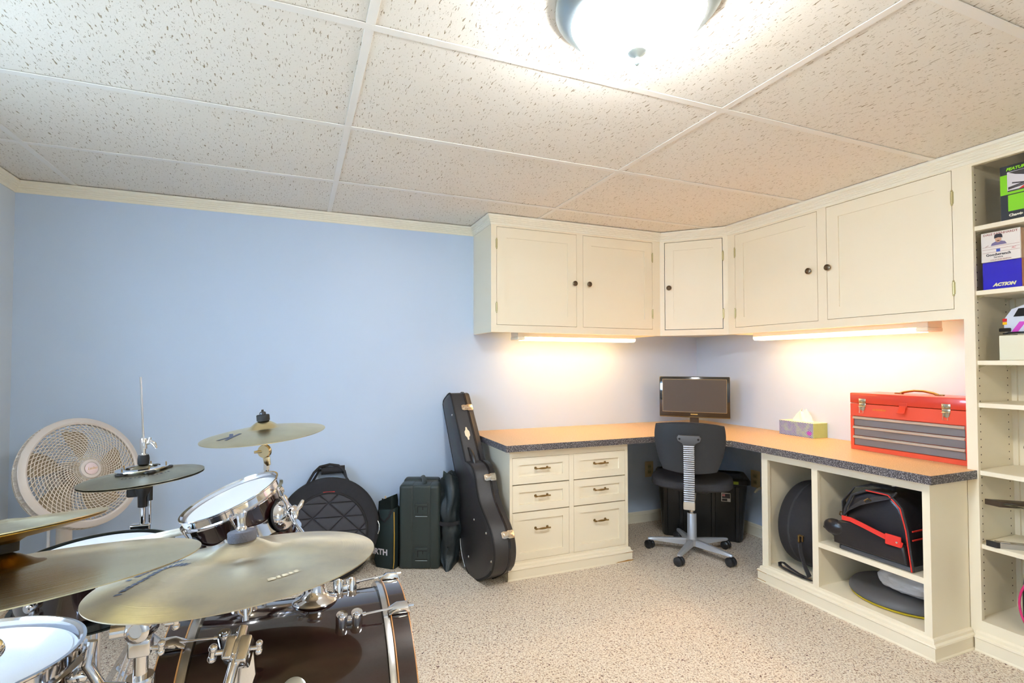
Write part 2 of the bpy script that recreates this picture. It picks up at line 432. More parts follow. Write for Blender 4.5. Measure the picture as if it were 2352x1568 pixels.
# crown mouldings
CRP = [(0, 2.014), (.004, 2.014), (.007, 2.021), (.006, 2.025), (.012, 2.029), (.011, 2.034), (.017, 2.038), (.016, 2.043), (.022, 2.047), (.021, 2.052), (.030, 2.058), (.030, 2.0695), (0, 2.0695)]
b = B(); sweep(b, [(XL, YF), (XL, 0), (-1.865, 0)], CRP, side=1); struct('trim_2', b, M['crown'])
b = B(); sweep(b, [(-1.865, 0), (-1.865, -.32), (-.62, -.32), (-.32, -.62), (-.32, -3.0)], CRP, side=1); struct('trim_3', b, M['crown'])
BBP = [(0, 0), (.014, 0), (.014, .004), (.012, .010), (.012, .055), (.015, .058), (.014, .063), (.009, .066), (.008, .074), (.004, .079), (0, .079)]
b = B(); sweep(b, [(XL, YF), (XL, 0), (-1.84, 0)], BBP, side=1); struct('baseboard_back', b, M['crown'])
b = B(); sweep(b, [(-1.09, 0), (0, 0), (0, -1.09)], BBP, side=1); struct('baseboard_right', b, M['crown'])
b = B(); sweep(b, [(0, -3.0), (0, YF), (XL, YF)], BBP, side=1); struct('baseboard_front', b, M['crown'])

# ================================================================ CABINETS
MB = Matrix(((1, 0, 0, 0), (0, -1, 0, 0), (0, 0, 1, 0), (0, 0, 0, 1)))                 # back run: u=x, v=-y
MR = Matrix(((0, -1, 0, 0), (-1, 0, 0, 0), (0, 0, 1, 0), (0, 0, 0, 1)))                # right run: u=-y, v=-x
s2 = math.sqrt(.5)
MD = Matrix(((s2, -s2, 0, -.62), (-s2, -s2, 0, -.32), (0, 0, 1, 0), (0, 0, 0, 1)))     # diagonal, v=0 is its face
def P_(name, bm, m, parent, MT, **k):
    bm.transform(MT); return part(name, bm, m, parent, world=True, **k)
def door(parent, MT, u0, u1, z0, z1, vf, hinge_left, name='door', stile=.062, gap=.0022):
    u0 += gap; u1 -= gap; z0 += gap; z1 -= gap
    d = B()
    box(d, u0 + stile, u1 - stile, vf - .018, vf, z0, z0 + stile); box(d, u0 + stile, u1 - stile, vf - .018, vf, z1 - stile, z1)
    box(d, u0, u0 + stile, vf - .018, vf, z0, z1); box(d, u1 - stile, u1, vf - .018, vf, z0, z1)
    box(d, u0 + .01, u1 - .01, vf - .016, vf - (.009 if name == 'drawer' else .006), z0 + .01, z1 - .01)
    o = P_(name, d, M['paint_white'], parent, MT)
    return o
def knob(parent, MT, u, z, vf):
    k = B(); lathe(k, [(0, 0), (.006, 0), (.0055, .010), (.009, .013), (.0165, .017), (.0165, .021), (.013, .0225), (.012, .0205), (.008, .0235), (.006, .022), (0, .024)], (u, vf, z), (0, 1, 0), 28)
    P_('knob', k, M['pewter'], parent, MT, smooth=35)
def hinge(parent, MT, u, z, vf):
    k = B(); cyl(k, (u, vf + .003, z - .026), (u, vf + .003, z + .026), .0042, seg=12)
    for dz in (-.03, .03): sphere(k, (u, vf + .003, z + dz), .0042, u=10, v=6)
    box(k, u - .006, u + .006, vf - .0005, vf + .0015, z - .026, z + .026)
    for q in (-.0105, 0, .0105): cyl(k, (u, vf + .003, z + q - .0006), (u, vf + .003, z + q + .0006), .0048, seg=12)
    P_('hinge', k, M['hinge'], parent, MT, smooth=40)
def face_frame(d, u0, u1, z0, z1, openings, v0, v1):
    """rectangular frame with rectangular openings, as strips"""
    us = sorted(set([u0, u1] + [q for o in openings for q in o[:2]])); zs = sorted(set([z0, z1] + [q for o in openings for q in o[2:]]))
    for a0, a1 in zip(us, us[1:]):
        c = None
        runs = []
        for c0, c1 in zip(zs, zs[1:]):
            mu, mz = (a0 + a1) / 2, (c0 + c1) / 2
            solid = not any(o[0] < mu < o[1] and o[2] < mz < o[3] for o in openings)
            if solid:
                if runs and abs(runs[-1][1] - c0) < 1e-9: runs[-1][1] = c1
                else: runs.append([c0, c1])
        for c0, c1 in runs: box(d, a0, a1, v0, v1, c0, c1)

UZ0, UZ1 = 1.366, 2.0695
# --- two-door cabinet on the back wall
uc = thing('upper_cabinet', 'two-door cream wall cabinet left of the corner, above the six-drawer base', 'cabinet', (-1.865, 0, UZ0))
d = B(); box(d, -1.865, -.62, .001, .301, UZ0 + .018, UZ0 + .03); box(d, -1.865, -1.847, .001, .301, UZ0, UZ1); box(d, -.638, -.62, .03, .301, UZ0, UZ1)
box(d, -1.865, -.62, .001, .301, UZ1 - .02, UZ1); box(d, -1.847, -.638, .001, .008, UZ0 + .03, UZ1 - .02)
P_('carcass', d, M['paint_white'], uc, MB)
ops = [(-1.830, -1.277, 1.410, 2.004), (-1.231, -.683, 1.409, 2.004)]
d = B(); face_frame(d, -1.865, -.62, UZ0, UZ1, ops, .301, .320); P_('face_frame', d, M['paint_white'], uc, MB)
d1 = door(uc, MB, *ops[0], .320, True); knob(d1, MB, -1.298, 1.686, .320)
d2 = door(uc, MB, *ops[1], .320, False); knob(d2, MB, -1.192, 1.687, .320)
for z in (1.515, 1.90): hinge(d1, MB, -1.830, z, .320); hinge(d2, MB, -.683, z, .320)
# --- corner cabinet
cc = thing('corner_cabinet', 'narrow diagonal cream wall cabinet with a single door across the room corner', 'cabinet', (-.62, 0, UZ0))
LD = .3 * math.sqrt(2)
d = B(); poly = [(0, 0), (-.617, 0), (-.617, -.297), (-.297, -.617), (0, -.617)]
prism(d, [(x + .001 * 0 - .001, y - .001) for x, y in poly], (0, 0, UZ0 + .018), (1, 0, 0), (0, 1, 0), (0, 0, 1), .012)
part('bottom_panel', d, M['paint_white'], cc, world=True)
d = B(); prism(d, [(x - .001, y - .001) for x, y in poly], (0, 0, UZ1 - .02), (1, 0, 0), (0, 1, 0), (0, 0, 1), .02)
part('top_panel', d, M['paint_white'], cc, world=True)
ops = [(.030, LD - .030, 1.405, 2.004)]
d = B(); face_frame(d, 0, LD, UZ0, UZ1, ops, -.019, 0); P_('face_frame', d, M['paint_white'], cc, MD)
d3 = door(cc, MD, *ops[0], 0, False, stile=.055, gap=.0035); knob(d3, MD, .060, 1.690, 0)
for z in (1.505, 1.885): hinge(d3, MD, LD - .029, z, 0)
# --- two-door cabinet on the right wall
rc = thing('upper_cabinet', 'two-door cream wall cabinet right of the corner, above the red tool chest', 'cabinet', (0, -.62, UZ0))
d = B(); box(d, .62, 1.86, .001, .301, UZ0 + .018, UZ0 + .03); box(d, 1.842, 1.86, .001, .301, UZ0, UZ1); box(d, .62, .638, .03, .301, UZ0, UZ1)
box(d, .62, 1.86, .001, .301, UZ1 - .02, UZ1); box(d, .638, 1.842, .001, .008, UZ0 + .03, UZ1 - .02)
P_('carcass', d, M['paint_white'], rc, MR)
ops = [(.676, 1.225, 1.407, 2.004), (1.275, 1.828, 1.410, 2.010)]
d = B(); face_frame(d, .62, 1.860, UZ0, UZ1, ops, .301, .320); P_('face_frame', d, M['paint_white'], rc, MR)
d4 = door(rc, MR, *ops[0], .320, True); knob(d4, MR, 1.184, 1.684, .320)
d5 = door(rc, MR, *ops[1], .320, False); knob(d5, MR, 1.290, 1.685, .320)
for z in (1.50, 1.89): hinge(d4, MR, .676, z, .320); hinge(d5, MR, 1.828, z, .320)

# --- under-cabinet lights
def under_light(MT, u0, u1, label, capside, loc):
    t = thing('under_cabinet_light', label, 'light', loc, group='under-cabinet lights')
    d = B(); box(d, u0, u1, .155, .262, UZ0 - .022, UZ0 + .0175, .003); P_('housing', d, M['crown'], t, MT)
    e0, e1 = (u0, u0 + .05) if capside == 0 else (u1 - .05, u1)
    d = B(); box(d, e0, e1, .150, .266, UZ0 - .040, UZ0 - .022, .004); P_('end_cap', d, M['crown'], t, MT)
    f0, f1 = (u0 + .05, u1) if capside == 0 else (u0, u1 - .05)
    prof = [(.157, UZ0 - .022), (.159, UZ0 - .034), (.170, UZ0 - .042), (.247, UZ0 - .042), (.258, UZ0 - .034), (.260, UZ0 - .022)]
    d = B(); prism(d, [(a, z) for a, z in prof], (f0, 0, 0), (0, 1, 0), (0, 0, 1), (1, 0, 0), f1 - f0)
    tube_m = M.get('tubelight') or mat('glowing fluorescent diffuser', rgb(255, 236, 200), .5, emit=(1.0, .59, .23, 1), estr=TUBE_E)
    M['tubelight'] = tube_m
    P_('diffuser', d, tube_m, t, MT, label='glowing white diffuser')
    d = B(); box(d, f0 + (f1 - f0) * .75, f0 + (f1 - f0) * .75 + .03, .15, .158, UZ0 - .03, UZ0 - .02, .002); P_('switch', d, M['crown'], t, MT)
under_light(MB, -1.665, -.78, 'lit fluorescent strip light under the cabinet over the drawers', 0, (-1.22, -.2, UZ0))
under_light(MR, .755, 1.70, 'lit fluorescent strip light under the cabinet over the tool chest', 1, (-.2, -1.22, UZ0))

# --- countertop
CT = .737
ct = thing('countertop', 'L-shaped tan speckled laminate worktop with dark speckled edge across the corner', 'countertop', (0, 0, CT))
poly = [(-1.896, -.001), (-1.896, -.628), (-.925, -.628), (-.628, -.925), (-.628, -1.891), (-.322, -1.891), (-.322, -1.857), (-.001, -1.857), (-.001, -.001)]
d = B(); prism(d, poly, (0, 0, CT - .034), (1, 0, 0), (0, 1, 0), (0, 0, 1), .034)
part('top', d, M['counter'], ct, world=True)
d = B(); sweep(d, [(-1.896, -.001), (-1.896, -.628), (-.925, -.628), (-.628, -.925), (-.628, -1.891), (-.3215, -1.891)], [(0, CT - .035), (.002, CT - .035), (.002, CT - .0005), (0, CT - .0005)], side=1)
part('edge_band', d, M['edge'], ct, world=True, label='dark speckled edge band')

# --- six-drawer base
BMP = [(0, 0), (.020, 0), (.020, .004), (.017, .010), (.017, .052), (.021, .056), (.019, .062), (.011, .066), (.010, .076), (.006, .081), (0, .083)]
dc = thing('drawer_cabinet', 'cream base cabinet with six drawers in two columns, left under the worktop', 'cabinet', (-1.855, 0, 0))
D0, D1 = -1.855, -1.082
d = B(); box(d, D0, D0 + .018, .001, .556, 0, .7015); box(d, D1 - .018, D1, .001, .556, 0, .7015); box(d, D0 + .018, D1 - .018, .001, .01, 0, .7015); box(d, D0 + .018, D1 - .018, .01, .556, .07, .085); box(d, D0 + .018, D1 - .018, .01, .556, .685, .7015)
P_('carcass', d, M['paint_white'], dc, MB)
dr = []
for u0, u1 in ((-1.839, -1.484), (-1.455, -1.102)):
    for z0, z1 in ((.510, .658), (.359, .507), (.095, .356)): dr.append((u0, u1, z0, z1))
ops = [(u0, u1, .095, .658) for u0, u1 in ((-1.839, -1.484), (-1.455, -1.102))]
d = B(); face_frame(d, D0, D1, 0, .7015, ops, .556, .575); P_('face_frame', d, M['paint_white'], dc, MB)
def pull(parent, MT, u, z, vf):
    k = B(); L = .047
    pts = [(u - L, vf + .020, z), (u - L * .8, vf + .023, z)]
    prof = [(.0015, -L), (.0042, -L * .98), (.0048, -L * .86), (.0030, -L * .80), (.0044, -L * .74), (.0028, -L * .66), (.0030, -L * .55), (.0042, -L * .40), (.0054, -L * .18), (.0056, 0)]
    prof = prof + [(r, -h) for r, h in prof[-2::-1]]
    lathe(k, [(0, -L - .0005)] + prof + [(0, L + .0005)], (u, vf + .022, z), (1, 0, 0), 14)
    for s in (-1, 1):
        cyl(k, (u + s * L * .78, vf, z), (u + s * L * .78, vf + .022, z), .0038, .003, 12)
        lathe(k, [(0, .0), (.0075, 0), (.0075, .002), (.004, .0035), (0, .0035)], (u + s * L * .78, vf, z), (0, 1, 0), 14)
    P_('handle', k, M['brass_old'], parent, MT, smooth=40, label='turned aged-brass bar handle')
for (u0, u1, z0, z1) in dr:
    o = door(dc, MB, u0, u1, z0, z1, .575, True, name='drawer', stile=.040, gap=.0015)
    # deeper recess for the drawer panel
    pull(o, MB, (u0 + u1) / 2 + .002, {.658: .594, .507: .441, .356: .262}[z1], .5695)
d = B(); sweep(d, [(D0, 0), (D0, -.575), (D1, -.575), (D1, 0)], BMP, side=1); bm_ = part('base_moulding', d, M['paint_white'], dc, world=True)
d = B(); prism(d, [(0, 0), (.125, 0), (.125, .006), (.09, .0085), (.05, .005), (.02, .004)], (-1.188, -.5953, .004), (1, 0, 0), (0, 0, 1), (0, -1, 0), .0006)
prism(d, [(0, .0015), (.08, 0), (.08, .003), (.03, .003)], (-1.142, -.5955, .0535), (1, 0, 0), (0, 0, 1), (0, -1, 0), .0008)
part('chipped_patch', d, M['wood_raw'], dc, world=True, label='bare wood where the paint has chipped')

# --- open base cabinet
oc = thing('open_cabinet', 'cream base cabinet with three open cubbies holding black bags', 'cabinet', (0, -1.075, 0))
O0, O1 = 1.075, 1.858
d = B(); box(d, O0, O0 + .018, .001, .556, 0, .7015); box(d, O1 - .018, O1, .001, .556, 0, .7015); box(d, 1.366, 1.386, .009, .556, .095, .7)
box(d, O0 + .018, O1 - .018, .001, .009, .0, .7015); box(d, O0 + .018, O1 - .018, .009, .556, .076, .095); box(d, O0 + .018, O1 - .018, .009, .556, .682, .7015)
P_('carcass', d, M['paint_white'], oc, MR)
ops = [(1.112, 1.361, .095, .658), (1.391, 1.831, .095, .658)]
d = B(); face_frame(d, O0, O1, 0, .7015, ops, .556, .575); P_('face_frame', d, M['paint_white'], oc, MR)
d = B(); box(d, 1.386, O1 - .018, .009, .574, .286, .310, .001, 1); P_('shelf', d, M['paint_white'], oc, MR)
d = B(); sweep(d, [(0, -O0), (-.575, -O0), (-.575, -O1), (-.322, -O1)], BMP, side=-1 if False else 1)
part('base_moulding', d, M['paint_white'], oc, world=True)
d = B(); prism(d, [(0, .0005), (.055, 0), (.055, .003), (0, .0035)], (-.5948, -1.056, .009), (0, -1, 0), (0, 0, 1), (-1, 0, 0), .0008)
prism(d, [(0, 0), (.06, 0), (.06, .0022), (0, .003)], (-.5956, -1.056, .0535), (0, -1, 0), (0, 0, 1), (-1, 0, 0), .0008)
part('chipped_patch', d, M['wood_raw'], oc, world=True, label='bare wood where the paint has chipped')

# --- bookcase
bc = thing('bookcase', 'tall cream built-in bookcase with adjustable shelves at the right edge', 'bookcase', (0, -1.86, 0))
K0, K1 = 1.860, 2.95
mp_ = M['paint_white']
d = B(); box(d, K0, K0 + .02, .001, .301, 0, UZ1); P_('side_panel', d, mp_, bc, MR)
d = B(); box(d, K1 - .02, K1, .001, .301, 0, UZ1); P_('side_panel', d, mp_, bc, MR)
d = B(); box(d, K0 + .02, K1 - .02, .001, .009, 0, UZ1); P_('back_panel', d, mp_, bc, MR)
d = B(); face_frame(d, K0, K1, 0, UZ1, [(1.897, K1 - .037, .125, 2.004)], .301, .320); P_('face_frame', d, mp_, bc, MR)
d = B(); box(d, K0 + .02, K1 - .02, .009, .301, .106, .125); P_('bottom_panel', d, mp_, bc, MR)
d = B(); box(d, K0 + .02, K1 - .02, .009, .301, 2.03, 2.05); P_('top_panel', d, mp_, bc, MR)
# furring strips on the side panel with shelf-pin holes
d = B(); box(d, K0 + .02, K0 + .037, .009, .021, .125, 2.03); P_('edge_strip', d, mp_, bc, MR)
d = B()
for vv in (.262, .052):
    for k in range(58):
        z = .155 + k * .032
        cyl(d, (K0 + .0205, vv, z), (K0 + .0209, vv, z), .0028, seg=10)
P_('pin_holes', d, mat('dark pin holes', rgb(60, 48, 30), .9), bc, MR, label='rows of small dark shelf-pin holes', kind='stuff')
clipm = mat('clear plastic shelf clip', rgb(225, 220, 190), .2)
for z in (1.750, 1.480, 1.190, 1.015, .736, .435):
    d = B(); box(d, K0 + .022, K1 - .022, .011, .308, z - .019, z, .0012, 1); s_ = P_('shelf', d, mp_, bc, MR)
    for vv in (.262, .052):
        d = B(); prism(d, [(0, 0), (.022, 0), (.016, -.004), (.005, -.009), (.0, -.016)], (K0 + .0205, vv - .004, z - .0192), (1, 0, 0), (0, 0, 1), (0, 1, 0), .008)
        P_('shelf_clip', d, clipm, s_, MR)
d = B(); sweep(d, [(-.32, -1.88), (-.32, -2.95)], BMP, side=1); part('base_moulding', d, mp_, bc, world=True)

# ================================================================ CEILING LAMP
def ceiling_lamp(loc, label, tint=(.95, .98, 1.0, 1), key='bowl'):
    t = thing('ceiling_lamp', label, 'lamp', loc)
    d = B(); lathe(d, [(0, 0), (.197, 0), (.199, -.004), (.196, -.008), (.200, -.012), (.197, -.017), (.186, -.030), (.170, -.044), (.160, -.048), (.155, -.044), (.150, -.03), (0, -.03)], seg=72)
    part('rim', d, M['nickel'], t, smooth=35, label='satin nickel rim')
    d = B(); pr_ = [(.156, -.044)]
    for k in range(1, 13):
        a = k / 12 * PI / 2; pr_.append((.156 * math.cos(a), -.044 - .082 * math.sin(a)))
    pr_[-1] = (0, -.126); lathe(d, pr_ + [], seg=64)
    g = M.get(key) or mat('glowing frosted glass', rgb(255, 255, 255), .4, emit=tint, estr=LAMP_E)
    M[key] = g
    part('glass_bowl', d, g, t, smooth=True, label='glowing frosted glass bowl')
    d = B(); lathe(d, [(0, -.122), (.022, -.1225), (.023, -.126), (.016, -.132), (.007, -.136), (.005, -.139), (.008, -.143), (.0078, -.150), (.004, -.157), (0, -.160)], seg=28)
    part('finial', d, M['nickel'], t, smooth=40)
ceiling_lamp((-2.17, -2.105, ZC), 'round frosted glass ceiling lamp with satin nickel rim, switched on')
# ================================================================ THINGS ON THE WORKTOP
# --- monitor
tv = thing('monitor', 'black flat-screen monitor switched off, standing in the corner of the worktop', 'monitor', (-.316, -.304, CT), (0, 0, -PI / 4))
gl = mat('glossy black bezel', rgb(24, 22, 22), .12, coat=.6)
d = B(); box(d, -.232, .232, -.012, .020, .058, .347, .006); box(d, -.19, .19, .018, .055, .09, .32, .015, 3); part('casing', d, gl, tv, smooth=40)
d = B()
for a0, a1, c0, c1 in ((-.211, .211, .096, .098), (-.211, .211, .327, .329), (-.211, -.209, .096, .329), (.209, .211, .096, .329)): box(d, a0, a1, -.0135, -.011, c0, c1)
part('screen_trim', d, mat('champagne trim', rgb(190, 160, 110), .35, .8), tv)
d = B(); box(d, -.209, .209, -.0128, -.0115, .098, .327); part('screen', d, mat('matte dark screen', rgb(70, 64, 56), .45, bump=.3, bscale=900), tv)
d = B(); box(d, -.023, .023, -.0135, -.0118, .079, .085, .0008, 1); part('badge', d, mat('gold badge', rgb(224, 190, 110), .4, .5), tv)
d = B(); box(d, -.228, .228, -.014, -.010, .061, .064); part('trim_strip', d, M['brass_old'], tv)
d = B(); box(d, -.03, .03, .01, .03, .010, .09, .006); part('neck', d, gl, tv)
d = B(); lathe(d, [(0, .001), (.128, .001), (.131, .005), (.126, .010), (0, .014)], (0, .02, 0), seg=48, sx=1.0, sy=.72); part('base', d, gl, tv, smooth=40)

# --- tissue box
tb = thing('tissue_box', 'tissue box with blue wave pattern and a white tissue standing up', 'tissue box', (-.055, -.925, CT), (0, 0, -.03 - PI / 2))
TBX, TBY, TBZ = .115, .058, .088
def wave_mat():
    m = mat('blue wave print', rgb(222, 226, 238), .5)
    nt, b_, tc = noise_chain(m)
    sp = nt.nodes.new('ShaderNodeSeparateXYZ'); nt.links.new(tc.outputs['Object'], sp.inputs[0])
    def math_(op, a=None, b=None, va=None, vb=None):
        n = nt.nodes.new('ShaderNodeMath'); n.operation = op
        if a is not None: nt.links.new(a, n.inputs[0])
        elif va is not None: n.inputs[0].default_value = va
        if b is not None: nt.links.new(b, n.inputs[1])
        elif vb is not None: n.inputs[1].default_value = vb
        return n.outputs[0]
    t = math_('PINGPONG', math_('MULTIPLY', sp.outputs[0], vb=1.0), vb=.016)
    v = math_('ADD', math_('MULTIPLY', t, vb=.75), sp.outputs[2])
    f = math_('FRACT', math_('MULTIPLY', v, vb=115))
    line = math_('GREATER_THAN', f, vb=.52)
    n = nt.nodes.new('ShaderNodeTexNoise'); n.inputs['Scale'].default_value = 22; nt.links.new(tc.outputs['Object'], n.inputs['Vector'])
    r = ramp(nt, [(.35, rgb(40, 84, 124)), (.5, rgb(48, 52, 140)), (.65, rgb(96, 140, 96))]); nt.links.new(n.outputs['Fac'], r.inputs[0])
    mx = nt.nodes.new('ShaderNodeMix'); mx.data_type = 'RGBA'; mx.inputs[6].default_value = rgb(186, 196, 220)
    nt.links.new(line, mx.inputs[0]); nt.links.new(r.outputs[0], mx.inputs[7]); nt.links.new(mx.outputs[2], b_.inputs['Base Color'])
    return m
d = B(); box(d, -TBX, TBX, -TBY, TBY, 0, TBZ, .0015, 1)
d.faces.ensure_lookup_table()
for f in d.faces:
    n_ = f.normal; c_ = f.calc_center_median()
    if c_.x > TBX - .002: f.material_index = 1
    if c_.z > TBZ - .002: f.material_index = 2
part('carton', d, None, tb, mats=[wave_mat(), mat('pale green carton end', rgb(168, 190, 120), .5, var=.08, vscale=30), mat('cream carton top', rgb(236, 226, 200), .5)])
d = B(); lathe(d, [(0, 0), (.012, 0), (.012, .001), (0, .001)], (TBX - .026, -TBY - .0003, .027), (0, -1, 0), 24, sx=1.3)
part('emblem', d, mat('violet emblem', rgb(170, 80, 200), .5), tb)
d = B()
n1, n2 = 26, 10
rows = []
for j in range(n2 + 1):
    q = j / n2; row = []
    for i in range(n1):
        a = 2 * PI * i / n1
        rr = (.036 * (1 - q) ** .7 + .012 + .010 * q * math.sin(3 * a + 1)) * (1 + .28 * math.sin(5 * a + 4 * q))
        row.append(d.verts.new((rr * math.cos(a) * (1.25 - .2 * q) - .004 + .012 * q, rr * math.sin(a) * .42, TBZ - .004 + .072 * q + .010 * q * math.sin(2 * a + 1.0))))
    rows.append(row)
for a_, b_ in zip(rows, rows[1:]):
    for i in range(n1): d.faces.new([a_[i], a_[(i + 1) % n1], b_[(i + 1) % n1], b_[i]])
part('tissue', d, mat('white tissue', rgb(250, 246, 240), .9), tb, smooth=True)

# --- red tool chest
tc_ = thing('tool_chest', 'red metal tool chest with three grey drawers on the worktop', 'tool chest', (-.258, -1.345, CT), (0, 0, -PI / 2))
# local: x to the right along the front, -y towards the room
RED = mat('red enamel', rgb(214, 62, 38), .32, coat=.4); RED2 = mat('light red enamel', rgb(232, 86, 58), .35, coat=.3)
LW, LDp, LH = .498, .225, .290
d = B()
box(d, 0, LW, .012, LDp, 0, .235, .002, 1)
box(d, 0, LW, 0, .012, 0, .022, .001, 1); box(d, 0, LW, 0, .012, .172, .235, .001, 1)
box(d, 0, .016, 0, .012, .022, .172); box(d, LW - .016, LW, 0, .012, .022, .172)
part('body', d, RED2, tc_)
d = B(); box(d, -.001, LW + .001, -.002, LDp + .001, .237, LH, .005, 2); part('lid', d, RED, tc_, smooth=40)
dm = mat('grey drawer paint', rgb(126, 124, 128), .4, .1); sm = mat('brushed aluminium rail', rgb(214, 212, 214), .3, .7)
for k in range(3):
    z0 = .025 + k * .049
    d = B(); box(d, .018, LW - .018, .001, .02, z0, z0 + .035, .0008, 1); dw = part('drawer', d, dm, tc_)
    d = B(); prism(d, [(0, 0), (-.010, .001), (-.011, .004), (-.006, .012), (0, .013)], (.016, .001, z0 + .034), (0, 1, 0), (0, 0, 1), (1, 0, 0), LW - .032); part('pull_rail', d, sm, dw, smooth=30)
for u in (.062, LW - .082):
    d = B(); box(d, u - .017, u + .017, -.006, 0, .241, .262, .002); box(d, u - .016, u + .016, -.005, 0, .222, .240, .002)
    prism(d, [(-.015, .224), (.015, .224), (.010, .205), (0, .200), (-.010, .205)], (u, -.004, 0), (1, 0, 0), (0, 0, 1), (0, 1, 0), .004)
    tube(d, [(u - .009, -.012, .224), (u - .009, -.012, .190), (u + .009, -.012, .190), (u + .009, -.012, .224)], .0014, 8)
    box(d, u - .011, u + .011, -.022, -.005, .222, .225, .001, 1)
    for q in (-.011, .011): sphere(d, (u + q, -.006, .252), .003, u=8, v=6)
    part('latch', d, mat('bright latch steel', rgb(214, 204, 176), .22, 1.0), tc_, smooth=40)
d = B(); box(d, .228, .262, -.004, 0, .222, .252, .001, 1); prism(d, [(0, 0), (.003, 0), (-.014, -.036), (-.026, -.036), (-.026, -.033), (-.016, -.033)], (.231, -.004, .238), (0, 1, 0), (0, 0, 1), (1, 0, 0), .028)
part('hasp', d, RED, tc_)
d = B(); tube(d, [(.17, .11, LH + .003), (.19, .11, LH + .010), (.23, .11, LH + .018), (.27, .11, LH + .018), (.31, .11, LH + .010), (.33, .11, LH + .003)], .0055, 10)
for u in (.165, .335): box(d, u - .016, u + .016, .100, .120, LH - .001, LH + .006, .002)
part('handle', d, M['brass_old'], tc_, smooth=40)
d = B(); xq = .108
for wq_ in (.007, .005, .006, .004, .007, .005, .004, .006, .007): box(d, xq, xq + wq_, -.0008, .0002, .206, .214); xq += wq_ + .0012
part('lettering', d, mat('worn yellow lettering', rgb(228, 118, 44), .5), tc_)

# ================================================================ UNDER THE WORKTOP
# --- swivel chair
ch = thing('office_chair', 'black swivel desk chair with silver ribbed spine and five-star base', 'chair', (-.642, -.624, 0), (0, 0, -PI / 4))
d = B(); lathe(d, [(0, .050), (.030, .050), (.038, .056), (.040, .085), (.030, .094), (.0275, .100), (.0275, .245), (.0255, .249), (0, .249)], seg=32)
part('hub_column', d, M['silver_pl'], ch, smooth=40)
d = B(); lathe(d, [(0, .24), (.026, .24), (.026, .252), (.015, .254), (.0145, .40), (0, .40)], seg=24); part('gas_lift', d, M['chrome_soft'], ch, smooth=40)
for k in range(5):
    a = math.radians(139 + 72 * k) + PI / 4
    ca, sa = math.cos(a), math.sin(a); R3 = Matrix(((ca, -sa, 0), (sa, ca, 0), (0, 0, 1))).to_4x4()
    d = B(); nb = bmesh.new()
    st = [(.028, .017, .052, .092), (.12, .016, .054, .084), (.20, .014, .056, .076), (.245, .013, .056, .072), (.262, .009, .058, .069)]
    rings = []
    for x, w, z0, z1 in st:
        rings.append([nb.verts.new((x, y, z)) for y, z in ((-w, z0), (w, z0), (w * .95, z1 - .006), (w * .6, z1), (-w * .6, z1), (-w * .95, z1 - .006))])
    for p, q in zip(rings, rings[1:]):
        for i in range(6): nb.faces.new([p[i], p[(i + 1) % 6], q[(i + 1) % 6], q[i]])
    nb.faces.new(rings[0][::-1]); nb.faces.new(rings[-1]); merge(d, nb, 0, R3)
    arm = part('leg', d, M['silver_pl'], ch, smooth=30)
    d = B(); ax = Vector((ca, sa, 0)) * .252; tw = a + [.9, -.3, 1.4, .4, 2.2][k]
    wx = Vector((math.cos(tw), math.sin(tw), 0))
    cyl(d, ax + Vector((0, 0, .045)), ax + Vector((0, 0, .062)), .006, seg=12)
    for s in (-1, 1):
        nbp = ax + wx * (s * .0135) + Vector((0, 0, .0265))
        lathe(d, [(0, -.010), (.020, -.010), (.0258, -.006), (.0262, .006), (.021, .010), (0, .010)], nbp, wx, 24)
    cyl(d, ax + wx * -.012 + Vector((0, 0, .030)), ax + wx * .012 + Vector((0, 0, .030)), .017, seg=18)
    part('caster', d, M['black_pl'], arm, smooth=40, label='black twin-wheel caster')
# seat
def rounded_pad(d, pts_fn, levels, mi=0): pass
def superpad(w, dp, th, e=3.2, top_crown=.015, dish=.0, n=56):
    """rounded cushion: superellipse plan (w x dp half sizes)"""
    nb = bmesh.new(); lv = [(-th / 2, .90), (-th / 2 + .006, .96), (-th / 4, 1.0), (th / 4, 1.0), (th / 2 - .006, .965), (th / 2, .90), (th / 2 + top_crown * .6, .6), (th / 2 + top_crown, .25)]
    rings = []
    for z, s in lv:
        r = []
        for i in range(n):
            t = 2 * PI * i / n; c, q = math.cos(t), math.sin(t)
            r.append(nb.verts.new((w * s * math.copysign(abs(c) ** (2 / e), c), dp * s * math.copysign(abs(q) ** (2 / e), q), z)))
        rings.append(r)
    for a_, b_ in zip(rings, rings[1:]):
        for i in range(n): nb.faces.new([a_[i], a_[(i + 1) % n], b_[(i + 1) % n], b_[i]])
    nb.faces.new(rings[0][::-1]); nb.faces.new(rings[-1]); return nb
d = superpad(.235, .225, .055); d.transform(Matrix.Translation((0, .02, .452))); part('seat', d, M['grey_cloth'], ch, smooth=50)
d = B(); box(d, -.10, .10, -.10, .12, .395, .424, .01, 2); part('seat_plate', d, M['black_pl'], ch, smooth=40)
